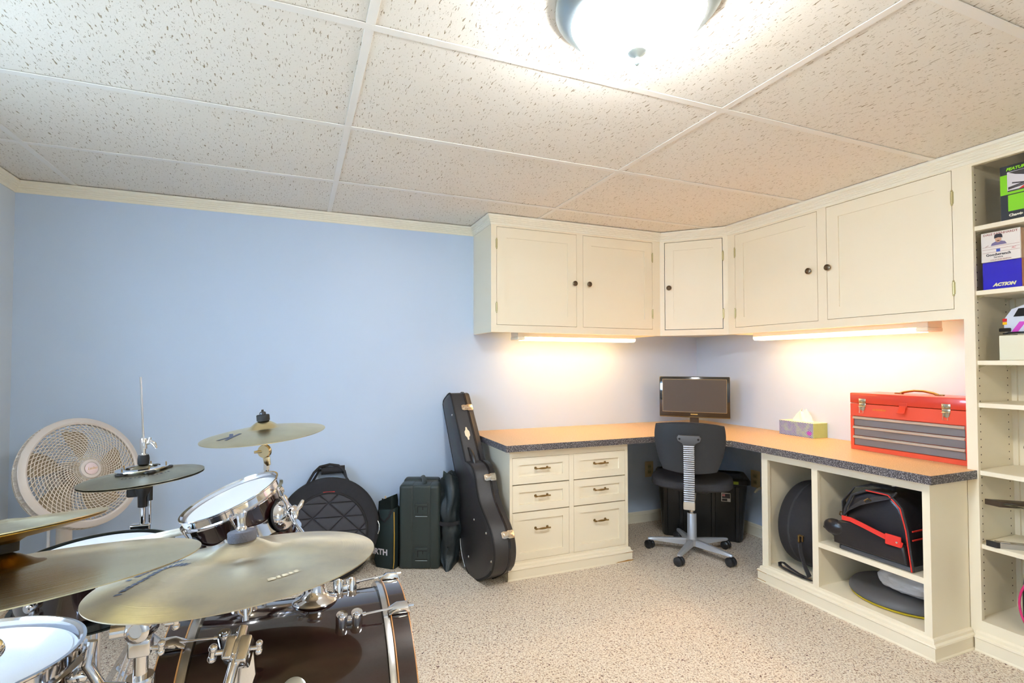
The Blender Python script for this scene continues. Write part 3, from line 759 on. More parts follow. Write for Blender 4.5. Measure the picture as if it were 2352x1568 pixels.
# spine
d = B(); ribs = 27
z0, z1 = .395, .715
spy = lambda z: -.332 + .020 * math.sin((z - .40) / .33 * PI)
for i in range(ribs):
    z = z0 + (z1 - z0) * (i + .5) / ribs; h = (z1 - z0) / ribs
    box(d, -.0295, .0295, spy(z) - .012, spy(z) + .012, z - h * .30, z + h * .30, .0035, 2)
part('spine', d, M['silver_pl'], ch, smooth=40, label='silver ribbed spine')
d = B(); tube(d, [(0, spy(z0 + (z1 - z0) * k / 10) + .001, z0 + (z1 - z0) * k / 10) for k in range(11)], .0085, 10)
ribbon(d, [(0, spy(z0 + (z1 - z0) * k / 10) + .002, z0 + (z1 - z0) * k / 10) for k in range(11)], .052, .010, (1, 0, 0)); part('spine_core', d, M['grey_pl'], ch, smooth=40)
d = B(); box(d, -.031, .031, -.348, -.315, .355, .398, .006); box(d, -.028, .028, -.34, .05, .372, .396, .005); part('spine_foot', d, mat('beige plastic foot', rgb(186, 176, 160), .5), ch, smooth=40)
# backrest: curved shell
def backrest(off, th, scl, zc):
    nb = bmesh.new(); nu, nv = 28, 18; W0, W1, H = .205 * scl, .150 * scl, .140 * scl
    fr, bk = [], []
    for j in range(nv + 1):
        v = -1 + 2 * j / nv
        rf, rb_ = [], []
        for i in range(nu + 1):
            u = -1 + 2 * i / nu
            # square -> squircle
            uu = u * math.sqrt(max(0, 1 - .22 * v * v)); vv = v * math.sqrt(max(0, 1 - .22 * u * u))
            w = W0 + (W1 - W0) * (1 - vv) / 2 * .9
            x = uu * w * 1.06; z = zc + vv * H * 1.07; y = -.225 + .55 * x * x * -1 * -1 + .0
            y = -.302 + .9 * x * x + off
            rf.append(nb.verts.new((x, y, z))); rb_.append(nb.verts.new((x, y + th * (1 - .6 * max(abs(u), abs(v)) ** 6), z)))
        fr.append(rf); bk.append(rb_)
    for j in range(nv):
        for i in range(nu):
            nb.faces.new([fr[j][i], fr[j][i + 1], fr[j + 1][i + 1], fr[j + 1][i]]); nb.faces.new([bk[j][i], bk[j + 1][i], bk[j + 1][i + 1], bk[j][i + 1]])
    loop = [(0, i) for i in range(nu)] + [(j, nu) for j in range(nv)] + [(nv, i) for i in range(nu, 0, -1)] + [(j, 0) for j in range(nv, 0, -1)]
    for k in range(len(loop)):
        a_, b_ = loop[k], loop[(k + 1) % len(loop)]
        nb.faces.new([fr[a_[0]][a_[1]], bk[a_[0]][a_[1]], bk[b_[0]][b_[1]], fr[b_[0]][b_[1]]])
    return nb
d = backrest(0, .018, .95, .692); part('backrest_shell', d, M['black_pl'], ch, smooth=60)
d = backrest(.018, .045, .98, .692); part('backrest', d, M['grey_cloth'], ch, smooth=60)
d = B(); prism(d, [(-.065, .012), (-.055, .026), (.055, .026), (.065, .012), (.06, -.006), (.035, -.020), (.030, -.036), (-.030, -.036), (-.035, -.020), (-.06, -.006)], (0, -.322, .742), (1, 0, 0), (0, 0, 1), (0, 1, 0), .026, .004)
part('bracket', d, M['grey_pl'], ch, smooth=40)
for s in (-1, 1):
    d = B(); lathe(d, [(0, 0), (.006, 0), (.006, .0015), (.003, .0022), (0, .001)], (s * .050, -.322, .748), (0, -1, 0), 14); part('bolt', d, M['black_mat'], ch)

# --- storage tote in the knee space
tt = thing('storage_tote', 'large black plastic storage tote in the knee space behind the chair', 'storage bin', (-.330, -.372, 0), (0, 0, -math.radians(40)))
d = B(); st = [(.245, .100, .001), (.252, .106, .02), (.275, .126, .34), (.278, .128, .385)]
def rrect(w, h, r, k=5):
    out = []
    for cx_, cy_, a0 in ((w - r, h - r, 0), (-w + r, h - r, PI / 2), (-w + r, -h + r, PI), (w - r, -h + r, 1.5 * PI)):
        for i in range(k + 1): out.append((cx_ + r * math.cos(a0 + PI / 2 * i / k), cy_ + r * math.sin(a0 + PI / 2 * i / k)))
    return out
def loft(d, secs, mi=0):
    rings = [[d.verts.new(p) for p in s] for s in secs]; n = len(rings[0])
    for a_, b_ in zip(rings, rings[1:]):
        for i in range(n):
            f = d.faces.new([a_[i], a_[(i + 1) % n], b_[(i + 1) % n], b_[i]]); f.material_index = mi
    f = d.faces.new(rings[0][::-1]); f.material_index = mi; f = d.faces.new(rings[-1]); f.material_index = mi
loft(d, [[(x, y, z) for x, y in rrect(w, h, .03)] for w, h, z in st])
for x in (-.23, -.13, .07, .215): prism(d, [(-.014, 0), (.014, 0), (.010, .008), (-.010, .008)], (x, -.1065, .01), (1, 0, 0), (0, -1, 0), (0, -.06, 1), .36)
TM = mat('black tote plastic', rgb(30, 33, 34), .35, var=.1, vscale=20)
part('tub', d, TM, tt, smooth=40)
d = B(); loft(d, [[(x, y, z) for x, y in rrect(w, h, .035)] for w, h, z in ((.287, .137, .382), (.296, .143, .386), (.296, .143, .408), (.286, .134, .422), (.27, .118, .424), (.26, .11, .414), (.05, .03, .414))])
part('lid', d, TM, tt, smooth=40)
d = B(); box(d, .118, .173, -.1355, -.128, .270, .326); lab = part('label_sticker', d, mat('white sticker', rgb(216, 212, 206), .5), tt)
d = B(); box(d, .121, .170, -.1360, -.1350, .292, .322); box(d, .121, .153, -.1360, -.1350, .273, .289); part('print_block', d, mat('dark sticker print', rgb(46, 40, 48), .5), lab)
d = B(); box(d, .123, .140, -.1364, -.1358, .304, .319); part('print_patch', d, mat('rose print', rgb(190, 120, 126), .5), lab)
d = B(); box(d, .165, .22, -.1445, -.1425, .388, .407); part('tag', d, mat('lime sticker', rgb(140, 160, 20), .5), tt, label='lime green sticker on the lid edge')

# --- wall outlets and the little white hook
def outlet(loc, rz, label):
    t = thing('outlet', label, 'outlet', loc, (0, 0, rz))
    d = B(); box(d, -.037, .037, -.006, 0, -.058, .058, .003); part('cover_plate', d, mat('almond plastic', rgb(206, 190, 150), .4) if 'alm' not in M else M['alm'], t, smooth=40)
    for z in (-.02, .02):
        d = B(); box(d, -.016, .016, -.008, -.005, z - .014, z + .014, .003); s_ = part('socket', d, M['hinge'], t)
        d = B()
        for x in (-.006, .006): box(d, x - .001, x + .001, -.0085, -.0078, z - .004, z + .005)
        part('slots', d, M['black_mat'], s_)
outlet((-.470, -.0005, .385), 0, 'almond wall outlet left of the black storage tote')
outlet((-.0005, -.535, .385), -PI / 2, 'almond wall outlet right of the black storage tote')
d = B(); tube(d, [(0, 0, 0), (-.022, 0, .002), (-.038, .008, -.010), (-.046, .02, -.030)], [.008, .009, .009, .006], 12)
solo('wall_hook', d, M['crown'], 'small white curved hook on the wall beside the open cabinet', 'hook', (-.001, -.585, .335), smooth=50)

# ================================================================ IN THE CUBBIES
CL = M['black_cloth']
# --- round snare case standing on edge
sc = thing('drum_case', 'round black padded drum case standing on edge in the left cubby', 'case', (-.335, -1.250, .0955))
d = B(); R_ = .222
lathe(d, [(0, -.102), (R_ - .02, -.102), (R_ - .004, -.096), (R_, -.085), (R_, .085), (R_ - .004, .096), (R_ - .02, .102), (0, .102)], (.0, 0, R_ + .002), (0, 1, 0), 72)
part('shell', d, CL, sc, smooth=50)
d = B(); lathe(d, [(R_ - .0005, .028), (R_ + .003, .030), (R_ + .003, .038), (R_ - .0005, .040)], (0, 0, R_ + .002), (0, 1, 0), 72); part('zip', d, M['grey_cloth'], sc, smooth=50)
d = B(); tube(d, [(-.228, -.032, .215), (-.236, -.032, .213), (-.236, -.058, .213), (-.228, -.058, .215)], .002, 8, closed=True)
box(d, -.236, -.226, -.038, -.028, .175, .212, .003); box(d, -.233, -.226, -.055, -.047, .185, .212, .002); part('buckle', d, M['brass_old'], sc, smooth=40)
d = B(); ribbon(d, [(-.228, -.034, .178), (-.234, -.044, .13), (-.234, -.064, .07), (-.225, -.082, .022), (-.215, -.055, .008), (-.213, -.01, .012), (-.208, .04, .020), (-.200, .085, .032), (-.205, .100, .022), (-.211, .09, .010), (-.215, .05, .006), (-.222, .0, .004), (-.225, -.05, .004), (-.215, -.085, .004)], .026, .003, (-1, 0, .25))
part('strap', d, M['grey_cloth'], sc, smooth=50)
# --- tool bag
tg = thing('tool_bag', 'black tool bag with red trim on the shelf of the open cabinet', 'bag', (-.49, -1.66, .3105))
def TG(d): return d
# local: +x towards wall, -y towards the bookcase.  gable-ended bag, end facing the room
gab = [(.17, .004), (.165, .10), (.145, .20), (.115, .265), (.05, .300), (-.04, .300), (-.085, .255), (-.105, .17), (-.115, .08), (-.125, .004)]
M['leather'] = mat('glossy black vinyl', rgb(30, 30, 36), .32, var=.15, vscale=14, bump=.8, bscale=26)
M['mesh_cloth'] = CL
d = B(); prism(d, gab, (-.065, 0, 0), (0, 1, 0), (0, 0, 1), (1, 0, 0), .36, .02, seg=3); part('body', d, M['leather'], tg, smooth=50)
outline = [(-.069, y, z) for y, z in gab]
d = B(); tube(d, outline, .0065, 8); part('piping', d, M['grey_cloth'], tg, smooth=60)
d = B(); tube(d, [(-.077, y, z) for y, z in gab[4:]], .0028, 6); part('red_piping', d, M['red_cloth'], tg, smooth=60, label='red piping')
d = B(); box(d, -.075, .30, -.126, .172, .0, .022, .006); part('base', d, M['grey_pl'], tg, smooth=40)
d = B(); prism(d, [(.185, .03), (.19, .10), (.165, .135), (.10, .150), (-.02, .125), (-.108, .105), (-.118, .03)], (-.100, 0, 0), (0, 1, 0), (0, 0, 1), (1, 0, 0), .034, .01, seg=3); part('pocket', d, M['leather'], tg, smooth=50)
d = B(); sphere(d, (-.09, .185, .10), .05, (.5, 1.0, .75), 16, 10); prism(d, [(0, 0), (.06, .03), (.055, .055), (.0, .07)], (-.10, .175, .055), (0, 1, 0), (0, 0, 1), (1, 0, 0), .02, .004); part('side_pocket', d, M['leather'], tg, smooth=60)
d = B(); ribbon(d, [(-.104, .140, .158), (-.106, .10, .160), (-.107, .05, .150), (-.107, .0, .138), (-.106, -.06, .124), (-.104, -.108, .112)], .020, .004, (0, 0, 1)); part('red_strap', d, M['red_cloth'], tg, label='red webbing strap')
d = B(); box(d, -.112, -.104, -.105, -.045, .100, .145, .003); rs = part('snap_tab', d, M['red_cloth'], tg, label='red snap tab')
d = B(); lathe(d, [(0, 0), (.005, 0), (.004, .003), (0, .004)], (-.112, -.092, .120), (-1, 0, 0), 12); part('snap', d, M['chrome'], rs, smooth=40)
d = B(); ribbon(d, [(-.06, .155, .16), (-.085, .12, .20), (-.10, .06, .245), (-.095, 0, .275), (-.07, -.045, .292), (-.04, -.05, .302)], .026, .004, [(1, 0, 0), (.8, .2, .3), (.6, .4, .5), (.6, .4, .5), (.8, 0, .3), (1, 0, 0)])
ribbon(d, [(-.05, .165, .16), (-.075, .15, .23), (-.06, .11, .30), (-.02, .06, .318), (.02, .02, .312), (.05, .0, .300)], .026, .004, (1, 0, .2)); part('strap', d, M['grey_cloth'], tg, smooth=50)
d = B(); tube(d, [(-.098, .01, .262), (-.112, .02, .275), (-.112, .035, .262), (-.1, .035, .25)], .003, 8, closed=True); tube(d, [(-.065, .16, .150), (-.075, .17, .160), (-.078, .165, .175), (-.066, .155, .172)], .003, 8, closed=True); part('strap_ring', d, M['brass_old'], tg, smooth=50)
for z in (.165, .128):
    d = B(); ribbon(d, [(-.055, -.118, z), (.06, -.12, z + .003), (.20, -.119, z + .004), (.28, -.116, z + .004)], .005, .004, (0, 0, 1)); part('red_band', d, M['red_cloth'], tg, label='red edging on the side pocket')
# --- cymbal bag disc and plastic bag in the lowest cubby
rp = thing('practice_pad', 'round dark rubber disc with yellow underside in the lowest cubby', 'disc', (-.322, -1.622, .0955))
d = B(); lathe(d, [(0, .012), (.208, .012), (.214, .018), (.213, .030), (.201, .046), (.17, .054), (0, .056)], seg=72); part('pad', d, M['grey_pl'], rp, smooth=40)
d = B(); lathe(d, [(0, 0), (.198, 0), (.208, .004), (.210, .0118), (0, .0118)], seg=72); part('underside', d, M['yellow'], rp, smooth=40, label='yellow rubber underside')
d = B(); nb = bmesh.new(); bmesh.ops.create_icosphere(nb, subdivisions=5, radius=1)
from mathutils import noise as NZ
for v in nb.verts:
    p = v.co.copy(); s_ = 1 + .10 * NZ.noise(p * 2.2) + .045 * NZ.noise(p * 6) + .02 * NZ.noise(p * 14)
    p *= s_; v.co = Vector((p.x * .15, p.y * .155, max(p.z, -.55) * .052))
merge(d, nb)
pbm = mat('milky plastic bag', rgb(232, 230, 230), .25, trans=.15, bump=.5, bscale=60)
solo('plastic_bag', d, pbm, 'milky white stuffed plastic bag lying on the dark disc', 'bag', (-.29, -1.665, .0955 + .056 + .0300), smooth=60)

# ================================================================ ON THE BOOKCASE SHELVES
# local frame for boxes: built in world coordinates, front faces x = const
gb = thing('toy_box', 'black and lime green boxed kit on the top shelf', 'box', (-.25, -1.962, 1.7505))
d = B(); box(d, -.262, -.05, -2.34, -1.962, 1.7505, 1.980, .001, 1); part('carton', d, mat('black card', rgb(44, 48, 54), .4), gb, world=True)
d = B(); box(d, -.2635, -.2618, -2.34, -1.9625, 1.862, 1.943); box(d, -.2635, -.2618, -2.34, -1.986, 1.793, 1.858); part('green_panel', d, mat('lime green print', rgb(138, 216, 20), .4), gb, world=True, label='lime green printed panels')
d = B(); box(d, -.2645, -.2634, -2.34, -1.985, 1.872, 1.952); ph = part('photo_panel', d, mat('white photo print', rgb(226, 220, 224), .35), gb, world=True)
d = B()
prism(d, [(-1.99, 1.95), (-2.1, 1.952), (-2.2, 1.95), (-2.2, 1.918), (-2.06, 1.920), (-2.01, 1.938)], (-.2652, 0, 0), (0, 1, 0), (0, 0, 1), (1, 0, 0), .0006)
for a_, b_ in (((-1.988, 1.888), (-2.2, 1.925)), ((-1.988, 1.883), (-2.1, 1.90)), ((-2.0, 1.905), (-2.14, 1.878)), ((-1.986, 1.874), (-2.2, 1.874))):
    ribbon(d, [(-.2652, a_[0], a_[1]), (-.2652, b_[0], b_[1])], .005, .0006, (0, .2, 1))
part('car_print', d, mat('dark kit print', rgb(70, 66, 70), .4), ph, world=True)
d = B(); prism(d, [(-2.02, 1.876), (-2.09, 1.876), (-2.09, 1.893), (-2.045, 1.892)], (-.2656, 0, 0), (0, 1, 0), (0, 0, 1), (1, 0, 0), .0006); part('red_print', d, M['red_cloth'], ph, world=True)
RYZ = Matrix(((0, 0, -1, 0), (-1, 0, 0, 0), (0, 1, 0, 0), (0, 0, 0, 1)))   # text x -> -y, text y -> z, normal -> -x
def wtext(body, size, x, y, z, m, parent, align='LEFT', name='lettering', shear=0.0, bold=0.0, rot=0.0):
    d = textbm(body, size, .0003, align, shear, bold); d.transform(Matrix.Translation((x, y, z)) @ RYZ @ Matrix.Rotation(rot, 4, 'Z')); return part(name, d, m, parent, world=True)
LG = mat('lime lettering', rgb(150, 230, 20), .4)
wtext('FEATURES:', .016, -.2640, -1.982, 1.963, LG, gb, shear=.25, bold=.0006)
wtext('Chassis', .014, -.2640, -1.988, 1.776, M['crown'], gb, bold=.0008)
# diecast box
db = thing('toy_box', 'blue and white boxed die-cast car on the second shelf, with a portrait printed on it', 'box', (-.29, -1.912, 1.4805))
BL = mat('glossy blue card', rgb(48, 40, 190), .15, coat=.5)
d = B(); box(d, -.292, -.10, -2.034, -1.912, 1.4805, 1.593, .002, 1); part('lower_carton', d, BL, db, world=True)
d = B(); box(d, -.294, -.10, -2.033, -1.910, 1.594, 1.716, .002, 1); up = part('upper_carton', d, mat('white card', rgb(232, 224, 216), .35), db, world=True, label='white printed upper carton')
d = B(); box(d, -.293, -.101, -2.0355, -2.0345, 1.4805, 1.593); part('side_print', d, mat('orange brown side print', rgb(176, 104, 50), .35, var=.5, vscale=25), db, world=True)
d = B(); box(d, -.293, -.101, -2.0348, -2.0336, 1.595, 1.715); part('side_print', d, mat('sepia side print', rgb(188, 150, 120), .35, var=.5, vscale=22), db, world=True)
DR = mat('dark red print', rgb(150, 50, 40), .5); DK = mat('black print', rgb(30, 28, 40), .5)
wtext('DALE EARNHARDT', .0125, -.2946, -1.972, 1.706, DR, db, 'CENTER')
wtext('Goodwrench', .0145, -.2946, -1.965, 1.622, DK, db, 'CENTER', bold=.0003)
wtext('Service', .010, -.2946, -1.965, 1.611, DK, db, 'CENTER')
wtext('COLLECTORS EDITION', .0062, -.2946, -1.972, 1.600, DR, db, 'CENTER')
wtext('Action', .004, -.2946, -1.93, 1.66, DR, db, 'CENTER', rot=.5)
wtext('ACTION', .0175, -.2928, -1.980, 1.498, mat('silver gold foil', rgb(226, 218, 170), .3), db, 'CENTER', shear=.35, bold=.0012)
d = B()
for z in (1.655, 1.645, 1.632): box(d, -.2946, -.2940, -2.03, -1.915, z, z + .0008)
part('rule_line', d, DR, up, world=True)
d = B(); box(d, -.2946, -.2940, -1.971, -1.959, 1.632, 1.644); part('emblem', d, mat('blue emblem', rgb(60, 90, 190), .4), up, world=True)
wtext('AC', .009, -.2946, -2.012, 1.640, mat('red emblem', rgb(210, 40, 50), .5), db, 'CENTER', shear=.4)
# printed generic portrait: cap, face, collar
def flat(name, pts, x, m, parent):
    d = B(); prism(d, pts, (x, 0, 0), (0, 1, 0), (0, 0, 1), (1, 0, 0), .0005); return part(name, d, m, parent, world=True)
pc = (-1.966, 1.681)
flat('printed_shoulders', [(pc[0] + a, pc[1] + b_) for a, b_ in ((.024, -.022), (.020, -.012), (.008, -.006), (-.008, -.006), (-.020, -.010), (-.026, -.021))], -.2946, mat('violet grey print', rgb(120, 110, 150), .5), up)
flat('printed_face', [(pc[0] + .010 * math.cos(t), pc[1] + .002 + .013 * math.sin(t)) for t in [2 * PI * k / 20 for k in range(20)]], -.2950, mat('skin tone print', rgb(206, 160, 130), .5), up)
flat('printed_cap', [(pc[0] + a, pc[1] + b_) for a, b_ in ((.0125, .006), (.012, .018), (.008, .023), (-.008, .023), (-.0125, .018), (-.0135, .006), (.0, .009))], -.2954, DK, up)
flat('printed_moustache', [(pc[0] + a, pc[1] + b_) for a, b_ in ((.005, -.004), (0, -.002), (-.005, -.004), (-.004, -.006), (.004, -.006))], -.2954, mat('brown print', rgb(90, 56, 40), .5), up)
# side portrait blob
for (a0, z0, w, h, col) in ((-.22, 1.665, .03, .034, (190, 140, 110)),):
    pass
# model car
mc = thing('model_car', 'white model hatchback with red and amber tail lights on the third shelf', 'model car', (-.16, -1.955, 1.290))
CW = mat('white car paint', rgb(214, 220, 236), .2, coat=.6)
d = B(); sec = [(-1.960, 1.312), (-1.960, 1.345), (-1.963, 1.362), (-1.985, 1.398), (-2.02, 1.412), (-2.22, 1.412), (-2.27, 1.36), (-2.36, 1.345), (-2.37, 1.305), (-1.962, 1.303)]
prism(d, sec, (-.26, 0, 0), (0, 1, 0), (0, 0, 1), (1, 0, 0), .16, .006, seg=2); part('body', d, CW, mc, world=True, smooth=40)
d = B(); prism(d, [(-1.992, 1.366), (-2.008, 1.398), (-2.10, 1.402), (-2.10, 1.366)], (-.2612, 0, 0), (0, 1, 0), (0, 0, 1), (1, 0, 0), .163); part('window', d, gl, mc, world=True)
d = B(); box(d, -.262, -.244, -1.972, -1.9585, 1.347, 1.360, .001, 1); part('tail_light', d, mat('red lens', rgb(214, 40, 44), .2), mc, world=True)
d = B(); box(d, -.262, -.244, -1.972, -1.9585, 1.335, 1.346, .001, 1); part('turn_signal', d, mat('amber lens', rgb(250, 190, 20), .2), mc, world=True)
d = B(); box(d, -.268, -.092, -1.985, -1.948, 1.306, 1.322, .004); box(d, -.265, -.095, -2.36, -1.975, 1.298, 1.305); box(d, -.22, -.14, -1.955, -1.94, 1.298, 1.304, .001, 1); part('bumper', d, gl, mc, world=True)
d = B(); prism(d, [(-1.985, 1.305), (-2.01, 1.345), (-2.03, 1.345), (-2.005, 1.305)], (-.2608, 0, 0), (0, 1, 0), (0, 0, 1), (1, 0, 0), .0008); part('stripe', d, mat('magenta stripe', rgb(200, 60, 180), .4), mc, world=True)
for y in (-2.06, -2.30):
    for x in (-.262, -.095):
        d = B(); lathe(d, [(0, -.008), (.014, -.008), (.018, -.005), (.018, .005), (.014, .008), (0, .008)], (x + .006, y, 1.3095), (1, 0, 0), 24); part('wheel', d, M['black_mat'], mc, world=True, smooth=40)
d = B(); box(d, -.275, -.08, -2.39, -1.952, 1.1905, 1.291, .002, 1)
solo('filler_block', d, mat('cream of the lit back panel', rgb(232, 226, 200), .5), 'added cream filler block under the white model car, in place of the lit back panel', 'box')  # added to prop the car; its cream stands in for the lit back panel
# wooden bat, glass tray, level and pack
d = B(); tube(d, [(-.20, -1.992, .842), (-.20, -2.02, .838), (-.20, -2.40, .762)], [.010, .013, .024], 16)
solo('wooden_handle', d, mat('dark walnut', rgb(84, 52, 34), .35), 'end of a dark wooden handle leaning between two shelves', 'handle', smooth=50)
gs = thing('glass_tray', 'glass plate in a dark frame lying across the side of the bookcase', 'tray', (-.24, -2.10, .62))
e1 = Vector((.155, -.135, 0)).normalized(); e2 = Vector((-.10, -.99, 0)).normalized()
O = Vector((-.300, -1.905, .600))
def qbox(d, a0, a1, b0, b1, c0, c1):
    nb = B(); box(nb, a0, a1, b0, b1, c0, c1, .001, 1); nb.transform(Matrix(((e1.x, e2.x, 0, O.x), (e1.y, e2.y, 0, O.y), (0, 0, 1, O.z), (0, 0, 0, 1)))); merge(d, nb)
d = B(); qbox(d, .0, .36, .0, .05, .0, .022); part('dark_frame', d, mat('dark bronze frame', rgb(70, 56, 44), .4, .3), gs, world=True)
d = B(); qbox(d, .01, .35, .05, .25, .010, .016); part('glass_plate', d, M['glass'], gs, world=True)
d = B(); qbox(d, .01, .35, .245, .255, .000, .018); part('front_rail', d, M['chrome_soft'], gs, world=True)
O = Vector((-.312, -1.912, .4352))
d = B(); qbox(d, .012, .33, .0, .035, .0, .022); lv = thing('level_bar', 'silver metal bar with black end cap lying on the lower shelf', 'bar', (-.25, -1.98, .4355)); part('bar', d, M['chrome_soft'], lv, world=True)
d = B(); qbox(d, .0, .0125, -.0005, .0355, .0, .0225); part('end_cap', d, M['black_pl'], lv, world=True)
d = B(); qbox(d, .02, .05, .006, .03, .0215, .026); qbox(d, .15, .18, .006, .03, .0215, .026); part('clip', d, M['chrome'], lv, world=True)
bp_ = thing('backpack', 'black backpack with magenta edging on the bottom of the bookcase', 'backpack', (-.2, -2.045, .1255))
d = B(); nb = superpad(.10, .115, .20, 3.0, .04); nb.transform(Matrix.Translation((0, -.06, .11))); merge(d, nb); part('body', d, CL, bp_, smooth=60)
d = B(); tube(d, [(-.100, .040 - .022 * ((k - 4) / 4) ** 2, .03 + .17 * k / 8) for k in range(9)], .004, 8); part('edging', d, mat('magenta edging', rgb(210, 40, 110), .5), bp_, smooth=60)
# ================================================================ CASES AGAINST THE BACK WALL
# --- guitar case
al = math.radians(30)
el = Vector((-.048, math.sin(al), math.cos(al))).normalized()
ew = Vector((.10, -math.cos(al), math.sin(al))); ew = (ew - el * ew.dot(el)).normalized()
et = ew.cross(el).normalized()
if et.x < 0: et = -et
GM = Matrix((ew, el, et)).transposed()
gc = thing('guitar_case', 'black hard guitar case leaning on the wall beside the drawer cabinet', 'guitar case', (-1.950, -.585, .036), GM)
half = [(0, 0), (.002, .06), (.012, .105), (.035, .145), (.075, .180), (.12, .202), (.18, .213), (.24, .210), (.30, .196), (.36, .176), (.42, .160), (.48, .154), (.54, .159), (.60, .168), (.65, .165), (.69, .148), (.72, .122), (.74, .100), (.76, .088), (.80, .083), (.90, .079), (1.04, .074), (1.065, .066), (1.078, .045), (1.08, 0)]
def catmull(p, k=4):
    out = []
    for i in range(len(p) - 1):
        p0, p1, p2, p3 = p[max(i - 1, 0)], p[i], p[i + 1], p[min(i + 2, len(p) - 1)]
        for j in range(k):
            t = j / k
            out.append(tuple(.5 * ((2 * p1[q]) + (-p0[q] + p2[q]) * t + (2 * p0[q] - 5 * p1[q] + 4 * p2[q] - p3[q]) * t * t + (-p0[q] + 3 * p1[q] - 3 * p2[q] + p3[q]) * t ** 3) for q in range(2)))
    out.append(tuple(p[-1])); return out
half = [(q * .83, w) if q < .80 else (q, w) for q, w in half]
hs = catmull(half, 3)
def gout(off): # outline (w, s)
    cx = .5
    r_ = [(w + off if w > 0 else 0, s) for s, w in hs]
    r_ = [(max(w, 0), s - off * (1 if s < .02 else 0) + off * (1 if s > 1.07 else 0)) for w, s in r_]
    l_ = [(-w, s) for w, s in r_[1:-1]][::-1]
    return r_ + l_
TX = mat('black textured vinyl', rgb(50, 48, 49), .33, var=.12, vscale=60, bump=.5, bscale=420)
def gsolid(t_secs, name, m, smooth=35):
    d = B(); loft(d, [[(w, s, t) for w, s in gout(o)] for t, o in t_secs]); return part(name, d, m, gc, smooth=smooth)
gsolid([(-.068, -.012), (-.064, -.004), (-.058, 0), (.018, 0), (.020, .001)], 'body_shell', TX)
gsolid([(.030, .001), (.032, 0), (.058, 0), (.064, -.005), (.067, -.014)], 'lid_shell', TX)
gsolid([(.0185, .0015), (.0190, .0050), (.0245, .0050), (.0250, .0015), (.0260, .0015), (.0265, .0045), (.0310, .0045), (.0315, .0015)], 'valance', mat('black gloss valance', rgb(34, 34, 40), .2, coat=.5))
gsolid([(-.0665, -.006), (-.067, .0005), (-.0610, .0025), (-.0600, .0005)], 'edge_welt', M['black_mat'])
GOLDN = mat('bright nickel latch', rgb(226, 214, 196), .22, 1.0)
def wid(s):
    for (s0, w0), (s1, w1) in zip(hs, hs[1:]):
        if s0 <= s <= s1: return w0 + (w1 - w0) * (s - s0) / max(s1 - s0, 1e-6)
    return 0
def side_frame(s):
    w = wid(s); dw = (wid(s + .01) - wid(s - .01)) / .02
    tan = Vector((dw, 1, 0)).normalized(); nor = Vector((tan.y, -tan.x, 0))
    return Vector((w, s, 0)), tan, nor
def on_side(nb, s, t, up=0):
    p, tan, nor = side_frame(s)
    m_ = Matrix(((0, 0, 0, 0), (0, 0, 0, 0), (0, 0, 0, 0), (0, 0, 0, 1)))
    cols = (Vector((0, 0, 1)), tan, nor)   # local x -> thickness, y -> along, z -> outward
    m_ = Matrix((cols[0], cols[1], cols[2])).transposed().to_4x4(); m_.translation = p + Vector((0, 0, t)) + nor * up
    nb.transform(m_); return nb
for s in (.165, .49, .960):
    nb = B(); prism(nb, [(-.034, -.014), (-.034, .014), (-.022, .019), (.0, .017), (.006, .021), (.036, .021), (.040, .012), (.040, -.012), (.036, -.021), (.006, -.021), (.0, -.017), (-.022, -.019)], (0, 0, 0), (1, 0, 0), (0, 1, 0), (0, 0, 1), .004, .001)
    box(nb, -.022, .030, -.010, .010, .004, .009, .002); box(nb, .004, .008, -.013, .013, .004, .011, .001, 1)
    for x, y in ((-.028, 0), (.030, .014), (.030, -.014)): sphere(nb, (x, y, .0045), .0022, u=8, v=6)
    part('latch', on_side(nb, s, .018, .0042), GOLDN, gc, smooth=40, label='bright nickel draw latch')
nb = B(); pts_ = [(-.030 + 0 * k, -.075 + .15 * k / 10, .006 + .030 * math.sin(PI * k / 10) ** .6) for k in range(11)]
tube(nb, pts_, [.006, .008, .010, .011, .012, .012, .012, .011, .010, .008, .006], 12)
part('handle', on_side(nb, .625, .0, 0), mat('black moulded handle', rgb(36, 34, 34), .35), gc, smooth=50)
for q in (-.078, .078):
    nb = B(); prism(nb, [(-.012, -.008), (.012, -.008), (.008, .018), (-.008, .018)], (-.030, q - (.01 if q > 0 else 0), 0), (1, 0, 0), (0, 1 if q > 0 else -1, 0), (0, 0, 1), .004, .001)
    part('handle_mount', on_side(nb, .625, 0, .001), GOLDN, gc, smooth=40)
nb = B(); prism(nb, [(0, -.042), (.005, -.038), (.006, -.026), (.016, -.012), (.016, .012), (.006, .026), (.005, .038), (0, .042), (-.005, .038), (-.006, .026), (-.016, .012), (-.016, -.012), (-.006, -.026), (-.005, -.038)], (-.016, 0, 0), (1, 0, 0), (0, 1, 0), (0, 0, 1), .002, .0006)
part('badge', on_side(nb, .79, 0, .0006), mat('cream badge', rgb(236, 222, 196), .4), gc)
for (w, s) in ((.16, .20), (.05, .30), (.15, .06), (.045, .93), (-.12, .14)):
    nb = B(); lathe(nb, [(0, 0), (.0055, 0), (.0065, .004), (.004, .008), (0, .009)], (w, s, -.0665), (0, 0, -1), 14); part('stud', nb, M['chrome'], gc, smooth=40)
for w, t in ((.03, -.045), (.06, .0), (.03, .045), (.085, .05)):
    nb = B(); lathe(nb, [(0, 0), (.006, 0), (.007, .005), (.004, .009), (0, .010)], (w, .012, t), (.15, -1, 0), 14); part('foot', nb, M['chrome'], gc, smooth=40)
